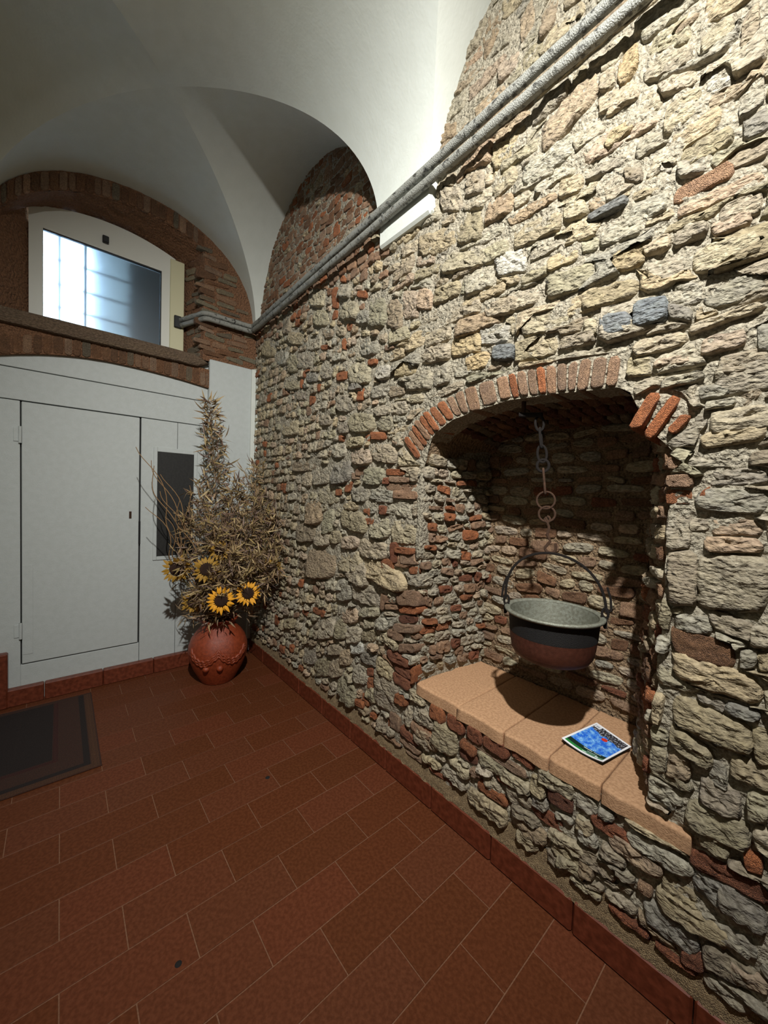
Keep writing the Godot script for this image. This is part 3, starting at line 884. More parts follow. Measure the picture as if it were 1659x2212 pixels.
	# voussoirs of the front arch, between two traced curves
	var intr := [[2.150, 1.690], [2.205, 1.765], [2.262, 1.822], [2.36, 1.868], [2.46, 1.888], [2.646, 1.911], [2.746, 1.905], [2.842, 1.900], [2.929, 1.893], [3.04, 1.884]]
	var extr := [[2.040, 1.800], [2.100, 1.872], [2.168, 1.926], [2.28, 1.962], [2.42, 1.998], [2.62, 2.012], [2.725, 2.013], [2.832, 2.006], [2.94, 1.999], [3.046, 1.984]]
	var along := func(c: Array, t: float) -> Vector2:
		var f := clampf(t, 0.0, 1.0) * (c.size() - 1)
		var i := mini(int(f), c.size() - 2)
		return Vector2(c[i][0], c[i][1]).lerp(Vector2(c[i + 1][0], c[i + 1][1]), f - i)
	var Fw := off * wall_right_frame(0.0)
	b = Buf.new()
	sheet(b, 120, 12, func(s: float, t: float) -> Vector3:
		var p: Vector2 = along.call(intr, s).lerp(along.call(extr, s), t * 1.12 - 0.02)
		return Fw * Vector3(p.x, p.y, 0.018 + rough_h(p.x, p.y, 0.5)))
	sheet(b, 120, 8, func(s: float, t: float) -> Vector3:
		var p: Vector2 = along.call(intr, 1.0 - s).lerp(along.call(extr, 1.0 - s), -0.02)
		return Fw * Vector3(p.x, p.y, 0.018 - 0.14 * t + rough_h(p.x, p.y, 0.3)))
	put(b, "arch_mortar", M.mortar, fp)
	var cuts := [0.0]
	for k in 23:
		cuts.append(cuts[-1] + rng.randf_range(0.85, 1.15))
	for k in 23:
		var ta: float = cuts[k] / cuts[-1]
		var tb: float = cuts[k + 1] / cuts[-1]
		var g := 0.085 * (tb - ta)
		var dd := rng.randf_range(-0.006, 0.004)
		var q := PackedVector2Array([along.call(intr, ta + g) + Vector2(0, dd), along.call(intr, tb - g) + Vector2(0, dd), along.call(extr, tb - g), along.call(extr, ta + g)])
		b = Buf.new()
		stone(b, Fw, q, rng.randf_range(0.022, 0.030), tone(["q", "P", "P", "q", "P"][rng.randi() % 5]), 0.4, true, 0.10)
		put(b, "arch_brick", M.brick, fp)
	for q in [[[3.130, 1.852], [3.162, 1.839], [3.113, 1.735], [3.073, 1.740]], [[3.186, 1.833], [3.210, 1.815], [3.140, 1.695], [3.116, 1.718]], [[3.212, 1.772], [3.237, 1.764], [3.198, 1.710], [3.176, 1.727]]]:
		b = Buf.new()
		var pp := PackedVector2Array()
		for e in q:
			pp.append(Vector2(e[0], e[1]))
		stone(b, Fw, pp, 0.034, tone("q", 0.05) * 1.15, 0.4, true, 0.10)
		put(b, "arch_brick", M.brick, fp)
	# hearth: terracotta slabs with worn front edges
	var zs := [2.20, 2.47, 2.70, 2.885, 3.06, 3.30]
	for k in 5:
		var z0: float = zs[k] + 0.0008
		var z1: float = zs[k + 1] - 0.0008
		var front: float = -0.026 - rng.randf() * 0.010
		var s := rng.randf_range(0.9, 1.08)
		b = Buf.new()
		var Fh := off * Transform3D(Basis(Vector3(1, 0, 0), Vector3(0, 0, -1), Vector3(0, 1, 0)), Vector3(0, NY - 0.042, 0))
		slab(b, Fh, PackedVector2Array([Vector2(front, -z1), Vector2(0.47, -z1), Vector2(0.47, -z0), Vector2(front, -z0)]), 0.042, Color(0.56 * s, 0.335 * s, 0.185 * s))
		put(b, "hearth_slab", M.hearth, fp)
	b = Buf.new()
	bbox(b, Vector3(0.0, NY - 0.09, 2.19), Vector3(0.5, NY - 0.035, 3.25), 0.0, Color.WHITE, off)
	put(b, "hearth_bed", M.old_mortar, fp)

func build_back_wall() -> void:
	# brick upper part of the partition wall with the window embrasure
	var F := Transform3D(Basis(), Vector3.ZERO)
	var b := Buf.new()
	var XL := -1.74
	var XR := -0.47
	var sill := 2.63
	var emb := func(x: float) -> float: return lunette(x) - 0.13
	wall_sheet(b, F, XR, 0.05, func(_u: float) -> float: return sill - 0.02, func(_u: float) -> float: return 4.0, 0.02, 0.6)
	wall_sheet(b, F, -1.85, XL, func(_u: float) -> float: return sill - 0.3, func(_u: float) -> float: return 4.0, 0.02, 0.6)
	wall_sheet(b, F, XL, XR, emb, func(_u: float) -> float: return 4.0, 0.02, 0.6)
	var low := func(x: float) -> float: return 2.43 - 0.16 * pow((x + 1.08) / 0.65, 2.0) * (0.28 if x > -1.08 else 0.75)
	wall_sheet(b, F, XL, -0.42, low, func(_u: float) -> float: return sill - 0.09, 0.02, 0.6)
	# reveals between the opening and the window frame
	var frame_top := func(x: float) -> float: return 3.555 - 0.30 * pow((x + 1.08) / 0.55, 2.0) * 0.42
	var FZ := -0.25
	sheet(b, 60, 12, func(s: float, t: float) -> Vector3:
		var xa := lerpf(XL, XR, s)
		var xb := lerpf(-1.555, -0.565, s)
		var p := Vector3(xa, emb.call(xa), 0.0).lerp(Vector3(xb, frame_top.call(xb) + 0.01, FZ - 0.02), t)
		return p + Vector3(0, rough_h(s * 1.3, t * 0.3), 0))
	sheet(b, 12, 40, func(s: float, t: float) -> Vector3:
		var p := Vector3(-0.565, 0, FZ - 0.02).lerp(Vector3(XR, 0, 0.0), s)
		p.y = lerpf(sill - 0.05, lerpf(frame_top.call(-0.565), emb.call(XR), s) + 0.01, t)
		return p + Vector3(-rough_h(s, t, 0.6), 0, 0))
	sheet(b, 12, 40, func(s: float, t: float) -> Vector3:
		var p := Vector3(XL, 0, 0.0).lerp(Vector3(-1.555, 0, FZ - 0.02), s)
		p.y = lerpf(sill - 0.05, lerpf(emb.call(XL), frame_top.call(-1.555), s) + 0.01, t)
		return p + Vector3(rough_h(s, t, 0.6), 0, 0))
	sheet(b, 40, 8, func(s: float, t: float) -> Vector3:
		return Vector3(lerpf(XL, XR, s), sill - 0.012, lerpf(0.0, FZ - 0.03, t)))
	sheet(b, 60, 4, func(s: float, t: float) -> Vector3:   # underside of the low relieving arch
		var x := lerpf(XL, -0.42, s)
		return Vector3(x, low.call(x), lerpf(-0.05, 0.0, t)))
	var wall := put(b, "wall_back", M.brick_dust)
	structure(wall, "brick end wall under the vault with a window embrasure above a white partition", "wall")
	# voussoirs along the lunette edge
	var x := -1.74
	while x < -0.06:
		var w := rng.randf_range(0.042, 0.060)
		var dx := 0.001
		var tang := Vector2(dx, lunette(x + dx) - lunette(x)).normalized()
		w *= tang.x
		var q := PackedVector2Array([Vector2(x, maxf(emb.call(x) + 0.004, sill + 0.02)), Vector2(x + w * 0.86, maxf(emb.call(x + w * 0.86) + 0.004, sill + 0.02)), Vector2(x + w * 0.86, lunette(x + w * 0.86) - 0.008), Vector2(x, lunette(x) - 0.008)])
		if x > XR - 0.01:
			break
		b = Buf.new()
		stone(b, F, q, 0.012, tone("KPKnP"[rng.randi() % 5]), 0.7, true)
		put(b, "brick", M.brick, wall)
		x += w
	# brick courses of the pier right of the window, and its reveal
	for p in courses(XR + 0.01, -0.02, sill + 0.01, 3.66, 0.046, 0.056, 0.11, 0.20, 0.004):
		var q := shrink(p, 0.006)
		if q.size() < 3:
			continue
		var c := box_of(q)
		if c.end.y > lunette(c.end.x) - 0.01 or c.end.x > 0.0:
			continue
		b = Buf.new()
		stone(b, F, q, 0.009, tone("KPPtnK"[rng.randi() % 6]), 0.7, true)
		put(b, "brick", M.brick, wall)
	var rx := Vector3(XR + 0.565, 0, -FZ + 0.02)
	var Fj := Transform3D(Basis(rx.normalized(), Vector3.UP, rx.normalized().cross(Vector3.UP)), Vector3(-0.565, 0, FZ - 0.02))
	for p in courses(0.03, 0.27, sill + 0.01, 3.42, 0.046, 0.056, 0.11, 0.20, 0.003):
		var q := shrink(p, 0.006)
		if q.size() < 3 or box_of(q).end.x > 0.285 or box_of(q).position.x < 0.0:
			continue
		b = Buf.new()
		stone(b, Fj, q, 0.007, tone("KnKtn"[rng.randi() % 5]), 0.7, true)
		put(b, "brick", M.brick, wall)
	# relieving arch bricks under the sill
	x = XL
	while x < -0.44:
		var w := rng.randf_range(0.045, 0.062)
		var x2 := minf(x + w * 0.87, -0.43)
		var q := PackedVector2Array([Vector2(x, low.call(x) + 0.004), Vector2(x2, low.call(x2) + 0.004), Vector2(x2, minf(low.call(x2) + 0.125, sill - 0.085)), Vector2(x, minf(low.call(x) + 0.125, sill - 0.085))])
		b = Buf.new()
		stone(b, F, q, 0.008, tone("KPKPn"[rng.randi() % 5]), 0.8, true)
		put(b, "brick", M.brick, wall)
		x += w
	# sill
	b = Buf.new()
	stone(b, F, PackedVector2Array([Vector2(-1.85, sill - 0.10), Vector2(-0.425, sill - 0.095), Vector2(-0.425, sill), Vector2(-1.85, sill)]), 0.045, Color(0.21, 0.145, 0.095), 0.25, true, 0.28)
	put(b, "sill", M.stone, wall)
	# the lower part: painted partition boards around the door
	var PZ := -0.03
	var g := 0.003
	var doorx := [-1.59, -0.911]
	var doory := [0.262, 2.058]
	for r in [[-1.85, 2.272, -0.42, 2.60], [-1.85, doory[1] + g, -0.42, 2.266], [-1.85, 0.0, doorx[0] - g, doory[1] - g], [doorx[0] - g, 0.0, doorx[1] + g, doory[0] - g], [doorx[1] + g * 2, 0.0, -0.650, doory[1] - g], [-0.647, 0.0, -0.42, doory[1] - g]]:
		b = Buf.new()
		bbox(b, Vector3(r[0], r[1], PZ - 0.03), Vector3(r[2], r[3], PZ), 0.002)
		put(b, "panel", M.white_paint, wall)
	b = Buf.new()
	bbox(b, Vector3(-1.85, 0.0, PZ - 0.06), Vector3(-0.4, 2.62, PZ - 0.031), 0.0)
	put(b, "backing", M.dark_gap, wall)
	b = Buf.new()
	bbox(b, Vector3(-0.42, 0.0, -0.05), Vector3(0.03, sill - 0.002, 0.014), 0.006)
	put(b, "pilaster", M.white_paint, wall)
	b = Buf.new()
	bbox(b, Vector3(-1.9, -0.1, -0.16), Vector3(0.3, sill - 0.06, -0.095), 0.0)
	put(b, "backing", M.old_mortar, wall)
	# outer wall with the small barred opening
	b = Buf.new()
	var oz := -0.62
	bbox(b, Vector3(-2.05, -0.1, oz - 0.32), Vector3(-1.66, 4.2, oz), 0.0)
	bbox(b, Vector3(-0.93, -0.1, oz - 0.3), Vector3(0.8, 4.2, oz), 0.0)
	bbox(b, Vector3(-1.20, -0.1, oz - 0.32), Vector3(-0.93, 4.2, oz - 0.3), 0.0)
	bbox(b, Vector3(-1.66, -0.1, oz - 0.32), Vector3(-0.93, 2.55, oz), 0.0)
	bbox(b, Vector3(-1.66, 3.66, oz - 0.32), Vector3(-0.93, 4.2, oz), 0.0)
	put(b, "outer_wall", M.shaft, wall)
	b = Buf.new()
	b.face([Vector3(-1.20, 2.5, oz - 0.3), Vector3(-0.90, 2.5, oz + 0.002), Vector3(-0.90, 3.7, oz + 0.002), Vector3(-1.20, 3.7, oz - 0.3)])
	put(b, "outer_reveal", M.plaster, wall)

func build_window() -> void:
	var FZ := -0.25
	var win := Node3D.new()
	win.name = "window_1"
	add_child(win)
	win.position = Vector3(-1.07, 2.63, FZ)
	structure(win, "small frosted window with white frame and bars outside", "window")
	var off := Transform3D(Basis(), -win.position)
	var frame_top := func(x: float) -> float: return 3.555 - 0.30 * pow((x + 1.08) / 0.55, 2.0) * 0.42
	var px0 := -1.484
	var px1 := -0.742
	var py1 := 3.335
	# top rail with a curved head
	var b := Buf.new()
	var zf := FZ + 0.012
	var n := 30
	for side in 2:
		var s0 := b.v.size()
		for k in n + 1:
			var x := lerpf(-1.56, -0.64, k / float(n))
			b.vert(off * Vector3(x, py1 if side == 0 else py1, zf))
			b.vert(off * Vector3(x, frame_top.call(x), zf))
		for k in n:
			b.quad(s0 + 2 * k, s0 + 2 * k + 2, s0 + 2 * k + 3, s0 + 2 * k + 1)
		break
	var s1 := b.v.size()
	for k in n + 1:
		var x := lerpf(-1.56, -0.64, k / float(n))
		b.vert(off * Vector3(x, frame_top.call(x), zf))
		b.vert(off * Vector3(x, frame_top.call(x), FZ - 0.04))
	for k in n:
		b.quad(s1 + 2 * k, s1 + 2 * k + 2, s1 + 2 * k + 3, s1 + 2 * k + 1)
	b.face([off * Vector3(px0, py1, FZ - 0.04), off * Vector3(px1, py1, FZ - 0.04), off * Vector3(px1, py1, zf), off * Vector3(px0, py1, zf)])
	put(b, "top_rail", M.white_trim, win)
	b = Buf.new()
	bbox(b, Vector3(-1.56, 2.60, FZ - 0.04), Vector3(px0, py1 + 0.02, zf - 0.001), 0.0008, Color.WHITE, off)
	put(b, "stile", M.white_trim, win)
	b = Buf.new()
	bbox(b, Vector3(px1, 2.60, FZ - 0.04), Vector3(px1 + 0.062, py1 + 0.02, zf - 0.001), 0.0008, Color.WHITE, off)
	put(b, "stile", M.white_trim, win)
	b = Buf.new()
	bbox(b, Vector3(px1 + 0.062, 2.60, FZ - 0.03), Vector3(-0.572, 3.462, zf + 0.015), 0.004, Color.WHITE, off)
	put(b, "jamb", M.cream_paint, win)
	b = Buf.new()
	bbox(b, Vector3(px0, 2.60, FZ - 0.04), Vector3(px1, 2.68, zf), 0.003, Color.WHITE, off)
	put(b, "bottom_rail", M.white_trim, win)
	b = Buf.new()   # black rubber bead round the pane
	bbox(b, Vector3(px0, py1 - 0.008, FZ - 0.014), Vector3(px1, py1, FZ + 0.004), 0.001, Color.WHITE, off)
	put(b, "bead", M.black_metal, win)
	b = Buf.new()
	bbox(b, Vector3(px1 - 0.008, 2.68, FZ - 0.014), Vector3(px1, py1, FZ + 0.004), 0.001, Color.WHITE, off)
	put(b, "bead", M.black_metal, win)
	b = Buf.new()
	bbox(b, Vector3(px0, 2.66, FZ - 0.018), Vector3(px1, py1, FZ - 0.012), 0.0, Color.WHITE, off)
	put(b, "pane", M.frosted_glass, win)
	b = Buf.new()
	bbox(b, Vector3(-1.145, 3.385, zf), Vector3(-1.105, 3.435, zf + 0.03), 0.004, Color.WHITE, off)
	put(b, "latch", M.black_metal, win)
	# bars outside
	for x in [-1.395, -1.245]:
		b = Buf.new()
		tube(b, PackedVector3Array([off * Vector3(x, 2.5, -0.345), off * Vector3(x, 3.7, -0.345)]), 0.010, 0.010, 8)
		put(b, "bar", M.iron, win)
	for y in [2.85, 3.02, 3.20]:
		b = Buf.new()
		tube(b, PackedVector3Array([off * Vector3(-1.7, y, -0.36), off * Vector3(-0.75, y, -0.36)]), 0.007, 0.007, 8)
		put(b, "bar", M.iron, win)

func build_door() -> void:
	var door := Node3D.new()
	door.name = "door_1"
	add_child(door)
	door.position = Vector3(-1.25, 0.262, -0.03)
	structure(door, "white painted flush door with hinges on its left edge", "door")
	var off := Transform3D(Basis(), -door.position)
	var b := Buf.new()
	bbox(b, Vector3(-1.586, 0.267, -0.055), Vector3(-0.916, 2.053, -0.027), 0.004, Color.WHITE, off)
	var leaf := put(b, "leaf", M.white_paint, door)
	for y in [1.83, 0.50]:
		b = Buf.new()
		tube(b, PackedVector3Array([off * Vector3(-1.592, y - 0.055, -0.018), off * Vector3(-1.592, y + 0.055, -0.018)]), 0.009, 0.009, 10)
		bbox(b, Vector3(-1.625, y - 0.045, -0.03), Vector3(-1.592, y + 0.045, -0.024), 0.002, Color.WHITE, off)
		put(b, "hinge", M.white_paint, door)
	b = Buf.new()
	bbox(b, Vector3(-0.981, 1.262, -0.028), Vector3(-0.965, 1.318, -0.024), 0.001, Color.WHITE, off)
	put(b, "keyhole", M.rusty, leaf)
	b = Buf.new()
	bbox(b, Vector3(-0.918, 1.06, -0.03), Vector3(-0.905, 1.24, -0.026), 0.001, Color.WHITE, off)
	put(b, "lock_edge", M.dark_gap, leaf)
	b = Buf.new()   # repair patch low on the leaf
	bbox(b, Vector3(-1.583, 0.33, -0.027), Vector3(-1.53, 0.95, -0.0245), 0.001, Color.WHITE, off)
	put(b, "patch", M.white_paint, leaf)
	# ventilation grille beside the door
	var v := thing("vent_grille", "dark grey mesh ventilation panel in white partition behind the bouquet", "grille", "", Vector3(-0.655, 0.95, -0.03))
	off = Transform3D(Basis(), -v.position)
	b = Buf.new()
	bbox(b, Vector3(-0.793, 0.95, -0.032), Vector3(-0.523, 1.802, -0.026), 0.001, Color.WHITE, off)
	put(b, "mesh_panel", M.mesh_grey, v)
	for r in [[-0.82, 0.92, -0.793, 1.838], [-0.523, 0.92, -0.496, 1.838], [-0.793, 1.802, -0.523, 1.838], [-0.793, 0.92, -0.523, 0.95]]:
		b = Buf.new()
		bbox(b, Vector3(r[0], r[1], -0.032), Vector3(r[2], r[3], -0.020), 0.003, Color.WHITE, off)
		put(b, "frame", M.white_paint, v)
	for k in 26:
		b = Buf.new()
		var x := lerpf(-0.79, -0.526, (k + 0.5) / 26.0)
		bbox(b, Vector3(x - 0.0014, 0.95, -0.027), Vector3(x + 0.0014, 1.802, -0.024), 0.0, Color.WHITE, off)
		put(b, "wire", M.mesh_grey, v)
	# white cable ducts in the corner
	var d := thing("cable_duct", "white vertical cable duct in the corner behind the vase", "duct", "", Vector3(-0.02, 0.1, 0.03))
	off = Transform3D(Basis(), -d.position)
	b = Buf.new()
	bbox(b, Vector3(-0.062, 0.125, 0.014), Vector3(-0.022, 2.625, 0.040), 0.006, Color.WHITE, off)
	put(b, "channel", M.plaster, d)
	b = Buf.new()
	bbox(b, Vector3(-0.020, 0.11, 0.014), Vector3(0.028, 2.625, 0.058), 0.008, Color.WHITE, off)
	put(b, "cover", M.plaster, d)

func build_floor() -> void:
	var b := Buf.new()
	bbox(b, Vector3(-2.05, -0.2, -0.9), Vector3(0.8, -0.0018, 4.9), 0.0)
	var fl := put(b, "floor", M.grout)
	structure(fl, "terracotta tiled floor with pale joints", "floor")
	var a := 0.17188
	var w := 0.1685
	var ux := -1.3885
	var vz := 1.9279
	var kinds := []
	for k in 10:
		var s := rng.randf_range(0.92, 1.08)
		var r := rng.randf_range(-0.04, 0.04)
		kinds.append(Color(0.130 * s * (1 + r), 0.042 * s, 0.0195 * s * (1 - r)))
	for row in range(-12, 17):
		var z0 := vz + w * (row - 1)
		var z1 := vz + w * row
		if z1 < 0.01 or z0 > 4.65:
			continue
		var odd := absi(row) % 2
		for k in range(-4, 11):
			var x0 := ux + a * (2 * k + odd)
			var x1 := x0 + 2 * a
			if x1 < -1.8 or x0 > -0.005:
				continue
			b = Buf.new()
			var gap := 0.0019
			bbox(b, Vector3(maxf(x0 + gap, -1.8), -0.012, maxf(z0 + gap, 0.0)), Vector3(minf(x1 - gap, -0.002), rng.randf_range(-0.0006, 0.0006), minf(z1 - gap, 4.65)), 0.0008, kinds[rng.randi() % 10])
			put(b, "tile", M.floor_tile, fl)
	for st in [[-0.556, 1.661, 0.009], [-1.102, 2.240, 0.008]]:
		b = Buf.new()
		lathe(b, [[st[2] * 1.3, 0.0004], [st[2] * 0.9, 0.0030], [st[2] * 0.4, 0.0042], [0.0, 0.0046]], Vector3(st[0], 0.0, st[1]), 12)
		put(b, "stain", M.dark_gap, fl)
	# skirting tiles
	var bb := Node3D.new()
	bb.name = "baseboard_right"
	add_child(bb)
	structure(bb, "terracotta skirting tiles along the stone wall", "skirting")
	var z := 0.02
	while z < 4.6:
		var z2 := minf(z + 0.328, 4.64)
		b = Buf.new()
		bbox(b, Vector3(-0.034, 0.0, z), Vector3(0.02, 0.122, z2), 0.007)
		put(b, "skirting_tile", M.skirting, bb)
		z = z2 + 0.003
	b = Buf.new()   # mortar fillet between skirting and stones
	sheet(b, 300, 8, func(s: float, t: float) -> Vector3:
		var zz := lerpf(0.0, 4.65, s)
		var y := 0.116 + pow(t, 1.7) * (0.10 + 0.02 * lump.get_noise_2d(zz * 6.0, 3.0))
		return Vector3(lerpf(-0.031, -0.012, t) - 0.004 * sin(PI * t) + 0.006 * lump.get_noise_2d(zz * 20.0, t * 3.0), y, zz))
	put(b, "mortar_fillet", M.fillet, bb)
	var be := Node3D.new()
	be.name = "baseboard_back"
	add_child(be)
	structure(be, "terracotta skirting tiles along the white partition", "skirting")
	var x := -1.80
	while x < -0.05:
		var x2 := minf(x + 0.328, -0.036)
		b = Buf.new()
		bbox(b, Vector3(x, 0.0, -0.03), Vector3(x2, 0.118, 0.022), 0.006)
		put(b, "skirting_tile", M.skirting, be)
		x = x2 + 0.003
	b = Buf.new()
	bbox(b, Vector3(-1.85, 0.0, -0.03), Vector3(-1.652, 0.37, 0.03), 0.008)
	structure(put(b, "trim_1", M.skirting), "dark red plinth block at the partition's far left", "plinth")
	# rug in front of the door
	var rug := thing("rug", "dark doormat with tan striped border before the white door", "rug", "", Vector3(-1.5, 0.001, 0.57))
	var off := Transform3D(Basis(), -rug.position)
	b = Buf.new()
	bbox(b, Vector3(-1.80, 0.001, 0.10), Vector3(-1.215, 0.008, 1.040), 0.003, Color.WHITE, off)
	put(b, "pile", M.rug_brown, rug)
	b = Buf.new()
	bbox(b, Vector3(-1.80, 0.004, 0.14), Vector3(-1.42, 0.0090, 0.84), 0.001, Color.WHITE, off)
	put(b, "field", M.rug_dark, rug)
	for r in [[-1.80, 1.000, -1.222, 1.034, "rug_band"], [-1.258, 0.12, -1.222, 1.000, "rug_band"], [-1.80, 0.968, -1.262, 0.996, "rug_dark"], [-1.290, 0.12, -1.262, 0.968, "rug_dark"], [-1.80, 0.845, -1.395, 0.868, "rug_red"], [-1.418, 0.14, -1.395, 0.845, "rug_red"]]:
		b = Buf.new()
		bbox(b, Vector3(r[0], 0.004, r[1]), Vector3(r[2], 0.0090, r[3]), 0.001, Color.WHITE, off)
		put(b, "border_stripe", M[r[4]], rug)

func pipe_run(called: String, label: String, pts: PackedVector3Array, r: float, clamps: Array) -> void:
	# rounded bends
	var q := PackedVector3Array([pts[0]])
	for k in range(1, pts.size() - 1):
		var a := pts[k].move_toward(pts[k - 1], 0.035)
		var c := pts[k].move_toward(pts[k + 1], 0.035)
		for t in 6:
			q.append(a.lerp(pts[k], t / 5.0).lerp(pts[k].lerp(c, t / 5.0), t / 5.0))
	q.append(pts[-1])
	var o := thing(called, label, "pipe", "", pts[0])
	var b := Buf.new()
	var loc := PackedVector3Array()
	for k in q.size() - 1:   # short lengths, a little uneven under the old paint
		var n := maxi(1, int(q[k].distance_to(q[k + 1]) / 0.06))
		for j in n:
			var p := q[k].lerp(q[k + 1], j / float(n))
			loc.append(p - pts[0] + Vector3(lump.get_noise_1d(p.z * 9.0 + p.x * 9.0), lump.get_noise_1d(p.z * 7.0 + 80.0), 0) * 0.0018)
	loc.append(q[-1] - pts[0])
	tube(b, loc, r, r, 14)
	put(b, "run", M.pipe, o)
	for c in clamps:
		b = Buf.new()
		var p: Vector3 = c - pts[0]
		var ring := PackedVector3Array()
		for k in 13:
			var a := PI * (k / 12.0) - PI / 2.0
			ring.append(p + Vector3(-cos(a), sin(a), 0) * (r + 0.004))
		for k in 12:
			var e1 := ring[k]
			var e2 := ring[k + 1]
			b.face([e1 + Vector3(0, 0, -0.009), e1 + Vector3(0, 0, 0.009), e2 + Vector3(0, 0, 0.009), e2 + Vector3(0, 0, -0.009)])
		bbox(b, p + Vector3(-0.004, -0.006, -0.006), p + Vector3(0.07, 0.006, 0.006), 0.001)
		put(b, "clamp", M.pipe, o)

func build_pipes() -> void:
	pipe_run("wall_pipe", "upper grey painted pipe running along the stone wall", PackedVector3Array([Vector3(-0.075, 3.135, 4.6), Vector3(-0.075, 2.990, 0.055), Vector3(-0.475, 2.985, 0.045), Vector3(-0.600, 2.965, -0.21)]), 0.0205, [Vector3(-0.075, 3.065, 2.43), Vector3(-0.075, 3.027, 1.2)])
	pipe_run("wall_pipe", "lower grey painted pipe running along the stone wall", PackedVector3Array([Vector3(-0.082, 3.035, 4.6), Vector3(-0.082, 2.942, 0.065), Vector3(-0.470, 2.940, 0.055), Vector3(-0.595, 2.920, -0.20)]), 0.0205, [Vector3(-0.082, 2.980, 1.90), Vector3(-0.082, 2.955, 0.7)])
	var o := thing("junction_box", "small black box where the pipes meet the window jamb", "box", "", Vector3(-0.63, 2.93, -0.22))
	var b := Buf.new()
	bbox(b, Vector3(-0.02, -0.035, -0.02), Vector3(0.035, 0.065, 0.02), 0.004)
	put(b, "body", M.black_metal, o)

# ------------------------------------------------------------------ things in the fireplace
func ring_pts(c: Vector3, a: Vector3, d: Vector3, n := 20) -> PackedVector3Array:
	var p := PackedVector3Array()
	for k in n:
		var t := TAU * k / n
		p.append(c + a * cos(t) + d * sin(t))
	return p

